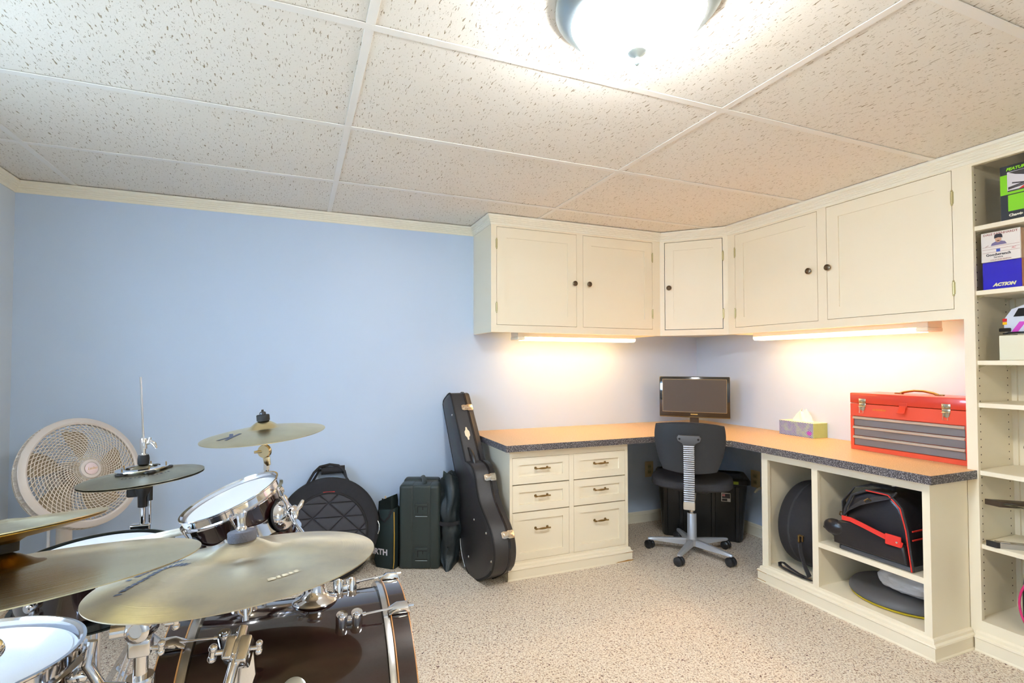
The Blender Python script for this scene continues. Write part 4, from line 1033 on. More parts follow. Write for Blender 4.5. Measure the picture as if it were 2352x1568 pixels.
# pale welt on the wall-side back edge
nb = B(); tube(nb, [(-wid(s) - .001, s, -.068) for s in [.10 + .03 * k for k in range(15)]], .003, 8); part('pale_welt', nb, mat('pale piping', rgb(170, 176, 180), .4), gc, smooth=60, label='pale piping along the back edge')

# --- moulded hard case
hc = thing('tool_case', 'dark blow-moulded hard case standing on end with two latches', 'case', (-2.283, -.262, 0), (0, 0, -math.radians(22)))
HM = mat('dark green-black moulded plastic', rgb(44, 54, 52), .42, bump=.25, bscale=500)
d = B(); box(d, -.118, -.030, 0, .115, .001, .480, .020, 4); box(d, .052, .118, 0, .115, .001, .480, .020, 4); box(d, -.045, .065, .003, .112, .004, .477, .010, 3)
box(d, -.118, .10, .135, .215, .001, .485, .020, 4); box(d, -.11, .10, .10, .15, .003, .40, .010, 3)
part('body', d, HM, hc, smooth=40)
d = B(); tube(d, [(.02, .04, .465), (.02, .07, .480), (.01, .11, .492), (.0, .15, .493), (-.01, .18, .480), (-.01, .20, .46)], [.016, .015, .013, .013, .015, .018], 12); part('handle', d, HM, hc, smooth=50)
for z in (.355, .105):
    d = B(); box(d, -.026, .048, -.006, .006, z - .045, z + .020, .004, 3); part('latch', d, HM, hc, smooth=40)
    d = B(); box(d, -.010, -.006, -.0075, -.005, z - .03, z + .005); box(d, -.010, .045, -.0075, -.005, z + .003, z + .0065); box(d, .019, .023, -.0075, -.005, z - .014, z + .006)
    part('latch_line', d, M['black_mat'], hc)
    d = B(); box(d, -.024, .046, -.0015, .004, z - .0545, z - .0515, .001, 1); part('latch_edge', d, mat('worn plastic edge', rgb(150, 160, 160), .35), hc)

# --- soft stick bag
sb = thing('stick_bag', 'slim black drumstick bag with yellow piping between the round bag and hard case', 'bag', (-2.452, -.165, 0), (0, 0, -math.radians(42)))
d = B()
secs = []
for z, x0, x1, y0, y1 in ((.001, -.070, .055, -.012, .085), (.04, -.078, .060, -.020, .092), (.20, -.066, .062, -.022, .085), (.33, -.055, .058, -.018, .070), (.345, -.050, .052, -.012, .062)):
    secs.append([((x0 + x1) / 2 + x, (y0 + y1) / 2 + y, z) for x, y in rrect((x1 - x0) / 2, (y1 - y0) / 2, .018)])
loft(d, secs); DG = mat('dark green nylon', rgb(26, 42, 42), .7, bump=.6, bscale=500)
part('body', d, DG, sb, smooth=50)
d = B(); secs = []
for z, hx, hy, oy in ((.30, .050, .030, .02), (.36, .052, .034, .015), (.40, .050, .030, .012)): secs.append([(-.0 + x, oy + y, z + .022 * (x / .05)) for x, y in rrect(hx, hy, .015)])
rings = [[d.verts.new(p) for p in s_] for s_ in secs]
for a_, b_ in zip(rings, rings[1:]):
    for i in range(len(a_)): d.faces.new([a_[i], a_[(i + 1) % len(a_)], b_[(i + 1) % len(a_)], b_[i]])
bmesh.ops.solidify(d, geom=d.faces[:], thickness=.004)
part('pocket', d, DG, sb, smooth=50)
for k, (x, y, c) in enumerate(((-.01, .01, 'wood'), (.008, .006, 'wood'), (.02, .012, 'red'), (-.028, .015, 'black'))):
    d = B(); cyl(d, (x, y, .31), (x * 1.3, y - .004, .408 - .006 * k), .0062, .0045, 12)
    mm = {'wood': mat('maple stick', rgb(220, 190, 150), .5), 'red': M['red_cloth'], 'black': M['black_mat']}[c]
    solo('stick', d, mm, ['pale wooden stick standing in the slim stick bag, left one', 'pale wooden stick standing in the slim stick bag, right one', 'red-tipped stick standing in the slim stick bag', 'black stick standing in the slim stick bag'][k], 'drumstick', (-2.452, -.165, 0), (0, 0, -math.radians(42)), smooth=50)
d = B(); tube(d, [(.0575, -.021, .012), (.0635, -.0225, .05), (.0655, -.0235, .20), (.060, -.019, .33)], .0022, 8); part('piping', d, mat('yellow piping', rgb(220, 170, 60), .5), sb, smooth=60, label='yellow piping')
d = B(); ribbon(d, [(-.04, -.020, .33), (-.03, -.024, .29), (.0, -.026, .27), (.03, -.024, .30), (.045, -.02, .34)], .012, .003, (0, -.3, 1)); part('strap', d, M['black_cloth'], sb, smooth=50)
d = textbm('FIRTH', .046, .0004, bold=.0016); d.transform(Matrix.Translation((-.040, -.0235, .095)) @ Matrix.Rotation(PI / 2, 4, 'X')); part('lettering', d, mat('white lettering', rgb(220, 216, 224), .5), sb)

# --- crumpled soft bag
d = B(); nb = bmesh.new(); bmesh.ops.create_cube(nb, size=1); bmesh.ops.subdivide_edges(nb, edges=nb.edges[:], cuts=22, use_grid_fill=True)
for v in nb.verts:
    x, y, z = v.co * 2
    px, py = x * math.sqrt(max(0, 1 - y * y * .5)), y * math.sqrt(max(0, 1 - x * x * .5))
    h = (z + 1) / 2
    w = (.050 + .026 * math.sin(h * PI) ** .6) * (1 - .10 * math.exp(-((h - .50) / .03) ** 2)); dp = (.085 + .03 * math.sin(h * PI)) * (1 - .35 * h ** 3)
    q = Vector((px * w, py * dp, h * .50 + (.035 * (1 - abs(px)) * (1 if h > .98 else 0))))
    n_ = NZ.noise(Vector((q.x * 14, q.y * 14, q.z * 7))) * .018 + NZ.noise(Vector((q.x * 34, q.y * 34, q.z * 16 + 4))) * .009
    q.x += n_ * (1 if x > 0 else -1) * min(1, h * 8 + .2); q.y += n_ * (1 if y > 0 else -1)
    if h < .15: q.x *= 1 - .5 * (1 - h / .15) * (1 if y < 0 else .3); q.y -= .05 * (1 - h / .15) * (1 if y < 0 else 0)
    q.z = max(q.z, .001); v.co = q
merge(d, nb)
sg = thing('soft_bag', 'crumpled black nylon bag squeezed between the hard case and guitar case', 'bag', (-2.088, -.225, 0), (0, 0, -math.radians(24)))
part('body', d, mat('dark teal black nylon', rgb(30, 40, 44), .5, bump=.5, bscale=90), sg, smooth=70)
d = B(); prism(d, [(-.04, 0), (.03, 0), (.0, .03), (-.035, .055)], (0, -.05, .495), (1, 0, 0), (0, 0, 1), (0, 1, 0), .012, .003); part('flap', d, DG, sg, smooth=40)
d = B(); ribbon(d, [(-.062, -.09, .262), (-.03, -.118, .262), (.03, -.116, .262), (.062, -.08, .262)], .022, .003, (0, 0, 1)); part('strap', d, M['black_cloth'], sg, smooth=50)

# --- round cymbal bag
cb = thing('cymbal_bag', 'round black quilted cymbal bag leaning on the blue wall', 'bag', (-2.785, -.262, .002), (math.radians(-17), 0, math.radians(-6)))
R_ = .278
d = B(); lathe(d, [(0, -.045), (R_ - .03, -.045), (R_ - .008, -.038), (R_, -.025), (R_, .025), (R_ - .008, .038), (R_ - .03, .045), (0, .045)], (0, .05, R_), (0, 1, 0), 80); part('body', d, M['black_cloth'], cb, smooth=50)
d = B(); lathe(d, [(.2, -.001), (.203, -.009), (.209, -.011), (.2145, -.007), (.216, -.001)], (-.0, .006, R_ - .02), (0, 1, 0), 72); part('pocket_rim', d, M['black_mat'], cb, smooth=60)
qm = mat('quilted charcoal nylon', rgb(62, 62, 68), .75, bump=.5, bscale=600)
d = B(); r2 = .205; h_ = .077; wq = .165
def inside(x, z): return x * x + z * z < (r2 - .002) ** 2
def clip_poly(poly):
    # Sutherland-Hodgman against a 48-gon
    for k in range(48):
        a = 2 * PI * k / 48; nx, nz = math.cos(a), math.sin(a); out = []
        for i in range(len(poly)):
            p, q = poly[i], poly[(i + 1) % len(poly)]; dp_, dq_ = p[0] * nx + p[1] * nz - r2, q[0] * nx + q[1] * nz - r2
            if dp_ <= 0: out.append(p)
            if dp_ * dq_ < 0: t = dp_ / (dp_ - dq_); out.append((p[0] + (q[0] - p[0]) * t, p[1] + (q[1] - p[1]) * t))
        poly = out
        if not poly: break
    return poly
for j in range(-4, 4):
    z0_ = j * h_
    for i in range(-5, 6):
        x0_ = (i + .5 * (j % 2)) * wq
        for tri in ([(x0_, z0_), (x0_ + wq, z0_), (x0_ + wq / 2, z0_ + h_)], [(x0_ + wq / 2, z0_ + h_), (x0_ + wq, z0_), (x0_ + 1.5 * wq, z0_ + h_)]):
            pl_ = clip_poly(tri)
            if len(pl_) < 3: continue
            cx_ = sum(p[0] for p in pl_) / len(pl_); cz_ = sum(p[1] for p in pl_) / len(pl_)
            def ins(f): return [(cx_ + (p[0] - cx_) * f, cz_ + (p[1] - cz_) * f) for p in pl_]
            rg = [[d.verts.new((x, yy, z + R_ - .02)) for x, z in ins(f)] for f, yy in ((1, .006), (.93, .001), (.80, -.003), (.5, -.0055))]
            for a_, b_ in zip(rg, rg[1:]):
                for k in range(len(a_)): d.faces.new([a_[k], a_[(k + 1) % len(a_)], b_[(k + 1) % len(a_)], b_[k]])
            d.faces.new(rg[-1])
part('quilted_panel', d, qm, cb, smooth=60)
d = B(); box(d, -.03, .032, -.0, .006, R_ + .1905, R_ + .196); part('red_tab', d, M['red_cloth'], cb, label='red zip tab')
for s, dx in ((1, 0), (-1, .0)):
    y_ = .035 if s > 0 else .07
    d = B(); ribbon(d, [(-.125, y_ - .01, 2 * R_ - .045), (-.085, y_, 2 * R_ + .03), (-.055, y_ + .01, 2 * R_ + .062), (0, y_ + .012, 2 * R_ + .074), (.05, y_ + .01, 2 * R_ + .065), (.085, y_, 2 * R_ + .03), (.10, y_ - .01, 2 * R_ - .03)] if s > 0 else [(-.10, y_, 2 * R_ - .03), (-.06, y_ + .01, 2 * R_ + .045), (0, y_ + .02, 2 * R_ + .055), (.06, y_ + .015, 2 * R_ + .052), (.11, y_, 2 * R_ - .03)], .024, .012, (0, 1, 0)); part('handle_strap', d, M['black_cloth'], cb, smooth=60)
d = B(); cyl(d, (-.045, .055, 2 * R_ + .040), (.085, .055, 2 * R_ + .046), .021, seg=20); part('handle_grip', d, M['black_cloth'], cb, smooth=60)
d = B(); tube(d, [(.268, .0, R_ + .02), (.276, -.004, R_ + .0), (.276, -.004, R_ - .03), (.268, 0, R_ - .05)], .004, 8); part('zip_pull', d, M['chrome_soft'], cb, smooth=60)

# ================================================================ FAN
fn = Vector((.72, -.604, .342)).normalized()
FC = Vector((-3.833, -.325, .692))
FP = FC - fn * .14
fan = thing('pedestal_fan', 'round white pedestal fan with spiral grille in the room corner', 'fan', (FP.x, FP.y, 0))
FM = mat('warm white fan plastic', rgb(216, 206, 198), .4)
FW = mat('beige grille plastic', rgb(226, 214, 200), .45)
def LF(d, name, m, par=None, **k): return part(name, d, m, par or fan, world=True, **k)
xF, yF, _z = frame_to(fn)
up = Vector((0, 0, 1)); yF = (up - fn * up.dot(fn)).normalized(); xF = yF.cross(fn)
def fp(r, a, h): return FC + xF * (r * math.cos(a)) + yF * (r * math.sin(a)) + fn * h
d = B(); lathe(d, [(.250, 0), (.247, .004), (.226, .010), (.219, .006), (.217, .0), (.219, -.010), (.243, -.022), (.250, -.030)], FC, fn, 96); LF(d, 'bezel_ring', FM, smooth=40)
d = B()
for k in range(15):
    r = .042 + (.219 - .042) * (k + 1) / 16; h = .032 - .030 * (r / .219) ** 2.2
    tube(d, [fp(r, 2 * PI * i / 72, h) for i in range(72)], .0016, 5, closed=True)
for k in range(60):
    a0 = 2 * PI * k / 60; pts_ = []
    for i in range(9):
        r = .040 + (.220 - .040) * i / 8; pts_.append(fp(r, a0 + .75 * (i / 8) ** 1.1, .0345 - .030 * (r / .219) ** 2.2))
    tube(d, pts_, .0016, 5)
LF(d, 'front_grille', FW, smooth=60)
d = B(); lathe(d, [(.0, .030), (.043, .030), (.044, .038), (.041, .043), (.030, .045), (.0295, .042), (0, .042)], FC, fn, 48); hub = LF(d, 'grille_hub', FM, smooth=40)
d = B(); lathe(d, [(0, .043), (.0265, .043), (.027, .046), (.020, .050), (0, .0515)], FC, fn, 40); LF(d, 'medallion', mat('pearly medallion', rgb(236, 214, 214), .12, coat=.8), hub, smooth=40)
d = textbm('Lasko', .017, .0004, shear=.3); d.transform(Matrix((xF, yF, fn)).transposed().to_4x4()); d.transform(Matrix.Translation(FC + fn * .0514)); LF(d, 'lettering', mat('gold script', rgb(230, 200, 150), .3, .8), hub)
for k in range(5):
    d = B(); a0 = 2 * PI * k / 5 + 1.25; rows = []
    for i in range(9):
        r = .045 + .155 * i / 8; wd = .26 + .50 * math.sin(min(1, i / 6) * PI / 2) - .18 * (i / 8) ** 4; row = []
        for j in range(7):
            q = -1 + 2 * j / 6; a = a0 + .22 * (i / 8) + q * wd * .5
            row.append((r, a, -.048 + q * .016 + .005 * (1 - q * q)))
        rows.append(row)
    ft = [[d.verts.new(fp(*p)) for p in row] for row in rows]; bk = [[d.verts.new(fp(p[0], p[1], p[2] - .002)) for p in row] for row in rows]
    for i in range(8):
        for j in range(6):
            d.faces.new([ft[i][j], ft[i][j + 1], ft[i + 1][j + 1], ft[i + 1][j]]); d.faces.new([bk[i][j], bk[i + 1][j], bk[i + 1][j + 1], bk[i][j + 1]])
    for i in range(8):
        for j in (0, 6): d.faces.new([ft[i][j], ft[i + 1][j], bk[i + 1][j], bk[i][j]])
    for j in range(6):
        for i in (0, 8): d.faces.new([ft[i][j], bk[i][j], bk[i][j + 1], ft[i][j + 1]])
    LF(d, 'blade', mat('cream blade', rgb(176, 160, 134), .35) if 'bl' not in M else M['bl'], smooth=60)
    M['bl'] = bpy.data.materials['cream blade']
d = B(); lathe(d, [(0, -.03), (.046, -.03), (.048, -.04), (.048, -.062), (0, -.062)], FC, fn, 36); LF(d, 'blade_hub', M['bl'], smooth=40)
d = B()
for k in range(96):
    a = 2 * PI * k / 96; tube(d, [fp(.248, a, -.012), fp(.249, a, -.030), fp(.240, a, -.055), fp(.19, a, -.080), fp(.10, a, -.100)], .0013, 5)
for r, h in ((.249, -.030), (.240, -.055), (.215, -.070), (.19, -.080), (.15, -.090), (.10, -.100)): tube(d, [fp(r, 2 * PI * i / 72, h) for i in range(72)], .0018, 5, closed=True)
LF(d, 'rear_grille', FW, smooth=60)
d = B(); lathe(d, [(0, -.090), (.070, -.090), (.075, -.105), (.070, -.16), (.05, -.185), (0, -.19)], FC, fn, 36); LF(d, 'motor_housing', FM, smooth=40)
d = B(); box(d, FP.x - .03, FP.x + .03, FP.y - .03, FP.y + .03, .52, .66, .012, 3); LF(d, 'neck', FM, smooth=40)
d = B(); lathe(d, [(0, .03), (.036, .03), (.030, .10), (.029, .54), (0, .54)], (FP.x, FP.y, 0), seg=32); LF(d, 'post', FW, smooth=40)
d = B(); cyl(d, (FP.x - .045, FP.y - .035, .03), (FP.x - .045, FP.y - .035, .54), .006, seg=14); LF(d, 'adjusting_rod', M['head_white'], smooth=40)
d = B(); lathe(d, [(0, 0), (.17, 0), (.175, .006), (.165, .018), (.08, .035), (.035, .045), (0, .045)], (FP.x, FP.y, .0005), seg=56); LF(d, 'base', FM, smooth=40)
# ================================================================ DRUM KIT
CH = M['chrome']
def pl(d, name, m, t, **k): return part(name, d, m, t, **k)
def lug(parent, Rr, th, z, zr, small=1.0, claw=False, sgn=1):
    """twin-barrel lug on the shell at angle th; rod runs to the hoop at height zr"""
    c, s = math.cos(th), math.sin(th); out = Vector((c, s, 0)); k = small
    d = B()
    for q in (-1, 1):
        lathe(d, [(0, 0), (.012 * k, 0), (.0125 * k, .016 * k), (.0105 * k, .020 * k), (.0085 * k, .0195 * k), (.0065 * k, .0215 * k), (0, .0215 * k)], out * (Rr - .001) + Vector((0, 0, z + q * .0145 * k)), out, 20)
    nb = B(); box(nb, Rr - .001, Rr + .010 * k, -.006 * k, .006 * k, z - .014 * k, z + .014 * k, .002); nb.transform(Matrix.Rotation(th, 4, 'Z')); merge(d, nb)
    l = part('lug', d, CH, parent, smooth=40)
    d = B(); Rh = Rr + .011 * k
    a = out * Rh + Vector((0, 0, z + sgn * .016 * k)); b_ = out * (Rh + (.006 if not claw else .012)) + Vector((0, 0, zr))
    cyl(d, a, b_, .0028, seg=10); cyl(d, b_ - Vector((0, 0, sgn * .004)), b_ + Vector((0, 0, sgn * .006)), .0055, seg=12); cyl(d, a, a.lerp(b_, .22), .0045, seg=10)
    part('tension_rod', d, CH, l, smooth=40)
    return l
def drum(name, label, c, n, Rh, depth, nl, hoopm, headm, a0=0.0, cat='drum', lk=1.0, shellm=None, spin=0, rec=.013):
    t = thing(name, label, cat, c, rot_to(n, spin))
    Rs = Rh - .012
    d = B(); lathe(d, [(Rs, -.022), (Rs, -depth + .012), (Rs - .006, -depth + .012), (Rs - .006, -.022)], seg=96); lathe(d, [], seg=3) if False else None
    # close ring
    d2 = B(); lathe(d2, [(Rs - .006, -.022), (Rs, -.022), (Rs, -depth + .012), (Rs - .006, -depth + .012), (Rs - .006, -.022)], seg=96); d.free()
    bmesh.ops.remove_doubles(d2, verts=d2.verts, dist=1e-5); pl(d2, 'shell', shellm or M['shell'], t, smooth=40)
    d = B(); lathe(d, [(Rs - .006, -rec - .001), (Rs + .001, -.016), (Rs + .004, -.021), (Rs + .004, -.024), (Rs, -.025), (Rs - .006, -.022), (Rs - .008, -rec - .0015), (0, -rec - .0015), (0, -rec), (Rs - .006, -rec), (Rs - .006, -rec - .001)], seg=96); bmesh.ops.remove_doubles(d, verts=d.verts, dist=1e-5); pl(d, 'head', headm, t, smooth=30)
    for nm, z0, sg in (('hoop', 0, 1), ('hoop', -depth - .0, -1)):
        pr = [(Rs + .0055, -.026), (Rs + .0055, -.012), (Rs + .003, -.004), (Rs + .007, 0), (Rs + .012, -.0005), (Rs + .012, -.003), (Rs + .0085, -.006), (Rs + .0085, -.022), (Rs + .017, -.026), (Rs + .016, -.029), (Rs + .0055, -.029), (Rs + .0055, -.026)]
        d = B(); lathe(d, [(r, (z0 + h) if sg > 0 else (z0 - h)) for r, h in pr], seg=96); bmesh.ops.remove_doubles(d, verts=d.verts, dist=1e-5); pl(d, nm, hoopm, t, smooth=45)
    d = B(); lathe(d, [(0, -depth + .010), (Rs + .003, -depth + .010), (Rs + .003, -depth + .018), (0, -depth + .012)], seg=72); pl(d, 'bottom_head', M['head_clear'], t, smooth=30)
    for i in range(nl):
        th = a0 + 2 * PI * i / nl
        if depth < .17: zc_ = -depth / 2; lug(t, Rs, th, zc_, -.025, lk)
        else:
            lug(t, Rs, th, -.075, -.025, lk); lug(t, Rs, th, -depth + .075, -depth + .026, lk, sgn=-1)
    return t, Rs
def cymbal(name, label, c, n, R_, m, group=None, H=.034, rb=.052, hb=.022, inv=False, th=.0014, bellm=None, spin=0):
    t = thing(name, label, 'cymbal', c, rot_to(n, spin), group)
    def zt(r):
        if r >= rb: return H * (1 - ((r - rb) / (R_ - rb)) ** 1.35)
        return H + hb * (.5 + .5 * math.cos(PI * min(1, r / rb) ** 1.25))
    rs = [.006] + [rb * k / 8 for k in range(1, 9)] + [rb + (R_ - rb) * k / 14 for k in range(1, 15)]
    sg = -1 if inv else 1
    top = [(r, sg * zt(r)) for r in rs]; bot = [(r, sg * (zt(r) - th)) for r in rs[::-1]]
    ib = 9
    if bellm is None:
        d = B(); lathe(d, top + bot + [top[0]], seg=128); bmesh.ops.remove_doubles(d, verts=d.verts, dist=1e-6); pl(d, 'bow', m, t, smooth=35)
    else:
        d = B(); tp, bt = top[ib - 1:], [q for q in bot if q[0] >= rb - 1e-6]; lathe(d, tp + bt + [tp[0]], seg=128); bmesh.ops.remove_doubles(d, verts=d.verts, dist=1e-6); pl(d, 'bow', m, t, smooth=35)
        d = B(); tp, bt = top[:ib], [q for q in bot if q[0] <= rb + 1e-6]; lathe(d, tp + bt + [tp[0]], seg=64); bmesh.ops.remove_doubles(d, verts=d.verts, dist=1e-6); pl(d, 'bell', bellm, t, smooth=35, label='raw unpolished bell')
    return t, zt
def on_cym(t, zt, nb, name, m, dz=.0007):
    for v in nb.verts:
        r = math.hypot(v.co.x, v.co.y); v.co.z = zt(r) + dz + (v.co.z if v.co.z > 0 else 0)
    pl(nb, name, m, t)
INK = mat('cymbal ink', rgb(70, 78, 96), .55)
def arc_marks(t, zt, widths, r, a_mid, h, gap, m, name='lettering'):
    """a row of worn block letters set round an arc, each laid on the bow"""
    allb = B(); L = sum(widths) + gap * (len(widths) - 1); a = a_mid - L / 2 / r
    for w in widths:
        n = 3
        for k in range(n):
            a0, a1 = a + w / r * k / n, a + w / r * (k + 1) / n
            for j in range(3):
                r0, r1 = r - h / 2 + h * j / 3, r - h / 2 + h * (j + 1) / 3
                q = [allb.verts.new((rr * math.cos(aa), rr * math.sin(aa), 0)) for rr, aa in ((r0, a0), (r1, a0), (r1, a1), (r0, a1))]; allb.faces.new(q)
        a += (w + gap) / r
    bmesh.ops.remove_doubles(allb, verts=allb.verts, dist=1e-6)
    on_cym(t, zt, allb, name, m, .0009)
def topper(t, p, n, m_felt, zr=.014, rr=.021, nut=True):
    """felt, washer and wing nut above a cymbal bell; p, n in world"""
    d = B(); lathe(d, [(0, 0), (rr, 0), (rr * 1.02, .003), (rr * 1.02, zr - .002), (rr * .96, zr), (0, zr)], p, n, 28); part('felt', d, m_felt, t, world=True, smooth=40)
    if nut:
        p2 = Vector(p) + Vector(n).normalized() * zr
        d = B(); lathe(d, [(0, 0), (.0105, 0), (.0105, .008), (.008, .011), (.004, .012), (.004, .018), (0, .019)], p2, n, 16); part('wing_nut', d, M['black_pl'], t, world=True, smooth=40)
def clampw(t, p, d_, r, m=None, L=.03, name='clamp'):
    d = B(); p = Vector(p); d_ = Vector(d_).normalized(); lathe(d, [(0, -L / 2), (r, -L / 2), (r * 1.06, -L / 2 + .003), (r * 1.06, L / 2 - .003), (r, L / 2), (0, L / 2)], p, d_, 24); return part(name, d, m or CH, t, world=True, smooth=40)
def wing(t, p, d_, sz=.014, name='wing_screw'):
    d = B(); p = Vector(p); x, y, z = frame_to(d_); cyl(d, p, p + z * sz * 1.1, sz * .32, seg=12)
    for s in (-1, 1):
        q = p + z * sz * 1.3; sphere(d, q + y * s * sz * .6, sz * .55, (1, 1, 1), 12, 8)
    cyl(d, p + z * sz * 1.3 - y * sz * .6, p + z * sz * 1.3 + y * sz * .6, sz * .42, seg=12)
    return part(name, d, CH, t, world=True, smooth=50)
def tripod(t, base, r=.28, a0=0.0, h=.30, rt=.0125):
    bx, by = base
    for k in range(3):
        a = a0 + 2 * PI * k / 3; e = Vector((math.cos(a), math.sin(a), 0))
        d = B(); foot = Vector((bx, by, 0)) + e * r + Vector((0, 0, .016)); top_ = Vector((bx, by, h)) + e * .02
        side = Vector((-e.y, e.x, 0))
        for s in (-1, 1): ribbon(d, [top_ + side * s * .008, foot + side * s * .008], .012, .002, e.cross(side) + Vector((0, 0, .01)))
        st_ = Vector((bx, by, .09)) + e * .018; ribbon(d, [st_, top_.lerp(foot, .55)], .012, .002, side)
        lg = part('leg', d, CH, t, world=True, smooth=40)
        d = B(); sphere(d, foot - Vector((0, 0, .002)), .0135, (1, 1, 1), 12, 8); part('rubber_foot', d, M['black_mat'], lg, world=True, smooth=60)

# --- bass drum
BA = Vector((math.cos(-.032), math.sin(-.032), 0))
BCR = Vector((-2.691, -1.816, .316)); BL_ = .51; BRH = .29
bd = thing('bass_drum', 'big dark burgundy bass drum lying on its side with chrome claws', 'drum', tuple(BCR - BA * BL_), rot_to(BA))
# local z runs along the axis from the batter side (z=0) to the front (z=BL_)
Rs = .276
d = B(); lathe(d, [(Rs - .008, .050), (Rs, .050), (Rs, BL_ - .050), (Rs - .008, BL_ - .050), (Rs - .008, .050)], seg=128); bmesh.ops.remove_doubles(d, verts=d.verts, dist=1e-5); pl(d, 'shell', M['shell'], bd, smooth=40)
for z0, z1 in ((0, .042), (BL_ - .042, BL_)):
    d = B(); lathe(d, [(BRH - .010, z0), (BRH, z0), (BRH, z1), (BRH - .010, z1), (BRH - .010, z0)], seg=128); bmesh.ops.remove_doubles(d, verts=d.verts, dist=1e-5); hp = pl(d, 'hoop', M['shell'], bd, smooth=40)
    e = .0003
    d = B()
    for q in (z0, z1):
        s_ = 1 if q == z1 else -1
        lathe(d, [(BRH - .0095, q - s_ * .002), (BRH + .0004, q - s_ * .002), (BRH + .0004, q + s_ * e), (BRH - .0095, q + s_ * e), (BRH - .0095, q - s_ * .002)], seg=128)
    bmesh.ops.remove_doubles(d, verts=d.verts, dist=1e-6); pl(d, 'maple_edge', mat('maple edge', rgb(190, 130, 70), .3, coat=.5) if 'me' not in M else M['me'], hp, smooth=40); M['me'] = bpy.data.materials['maple edge']
    zc0, zc1 = (z1, z1 + .016) if z0 == 0 else (z0 - .016, z0)
    d = B(); lathe(d, [(Rs + .001, zc0), (BRH - .002, zc0), (BRH - .001, (zc0 + zc1) / 2), (BRH - .004, zc1), (Rs + .001, zc1), (Rs + .001, zc0)], seg=128); bmesh.ops.remove_doubles(d, verts=d.verts, dist=1e-5); pl(d, 'head_collar', M['chrome_soft'], bd, smooth=50)
d = B(); lathe(d, [(0, .012), (BRH - .010, .012), (BRH - .010, .016), (0, .016)], seg=96); pl(d, 'batter_head', M['head_white'], bd)
d = B(); lathe(d, [(0, BL_ - .016), (BRH - .010, BL_ - .016), (BRH - .010, BL_ - .012), (0, BL_ - .012)], seg=96); pl(d, 'front_head', mat('black front head', rgb(28, 28, 30), .35), bd)
# world directions in the local frame, to place claws where the photo shows them
BI = MATRIX[bd.name].inverted().to_3x3()
upl = BI @ Vector((0, 0, 1)); a_up = math.atan2(upl.y, upl.x); frl = BI @ Vector((0, -1, 0)); a_fr = math.atan2(frl.y, frl.x)
sgn_f = 1 if ((a_fr - a_up + PI) % (2 * PI) - PI) > 0 else -1
def bass_lug(ang, end):
    th = ang; c, s = math.cos(th), math.sin(th); out = Vector((c, s, 0)); tg_ = Vector((-s, c, 0))
    zl = .135 if end == 0 else BL_ - .135; zh = .021 if end == 0 else BL_ - .021; sg = 1 if end == 0 else -1
    d = B()
    for q in (-1, 1): lathe(d, [(0, 0), (.0135, 0), (.0140, .024), (.0125, .030), (.010, .0295), (.0085, .032), (.005, .0315), (.0035, .0335), (0, .0335)], out * (Rs - .001) + Vector((0, 0, zl + q * .0165)), out, 24)
    nb = B(); box(nb, Rs, Rs + .016, -.007, .007, zl - .016, zl + .016, .002); nb.transform(Matrix.Rotation(th, 4, 'Z')); merge(d, nb)
    l = pl(d, 'lug', CH, bd, smooth=40)
    d = B(); a = out * (Rs + .018) + Vector((0, 0, zl - sg * .020)); b_ = out * (BRH + .012) + Vector((0, 0, zh - sg * .012))
    cyl(d, a, a.lerp(b_, .16), .0050, seg=12); cyl(d, a, b_, .0028, seg=10); part('tension_rod', d, CH, l, smooth=40)
    nb = B(); z_a, z_b = (-.003, .046) if end == 0 else (BL_ - .046, BL_ + .003)
    sec = [(BRH + .001, z_a - .004 if end == 0 else z_b + .004), (BRH + .016, (z_a + .004) if end == 0 else z_b - .004), (BRH + .017, (z_a + .030) if end == 0 else z_b - .030), (BRH + .005, z_b if end == 0 else z_a), (BRH + .0005, z_b if end == 0 else z_a)]
    prism(nb, sec, (0, -.0125, 0), (1, 0, 0), (0, 0, 1), (0, 1, 0), .025, .003)
    ze = -.006 if end == 0 else BL_ + .002
    box(nb, BRH - .016, BRH + .006, -.010, .010, ze, ze + .004, .001, 1)
    cyl(nb, (BRH + .011, 0, zh - sg * .018), (BRH + .011, 0, zh - sg * .034), .0042, seg=6)
    nb.transform(Matrix.Rotation(th, 4, 'Z')); pl(nb, 'claw', CH, bd, smooth=40)
for end in (0, 1):
    for k in range(10): bass_lug(a_up + sgn_f * math.radians(18.5 + 36 * k), end)
# badge on the shell, facing the camera
th = a_up + sgn_f * math.radians(44.5); out = Vector((math.cos(th), math.sin(th), 0))
xb, yb = Vector((0, 0, 1)), out.cross(Vector((0, 0, 1)))
d = B(); lathe(d, [(0, 0), (.024, 0), (.0245, .0015), (.022, .0025), (0, .0028)], out * (Rs + .0001) + Vector((0, 0, .260)), out, 40); bg = pl(d, 'badge', mat('silver badge', rgb(206, 210, 208), .3, .7), bd, smooth=40)
d = B()
for k, w_ in enumerate('BLACK'): pass
nb = textbm('BLACK', .0085, .0002, bold=.0003); nb2 = textbm('C', .020, .0002, bold=.0004); nb2.transform(Matrix.Translation((.010, 0, 0))); nb.transform(Matrix.Translation((-.009, .0, 0)) @ Matrix.Rotation(PI / 2, 4, 'Z')); merge(nb, nb2)
mm = Matrix((xb * 1, yb * -1, out)).transposed().to_4x4(); mm.translation = out * (Rs + .0029) + Vector((0, 0, .260)); nb.transform(mm); part('lettering', nb, M['black_pl'], bg)
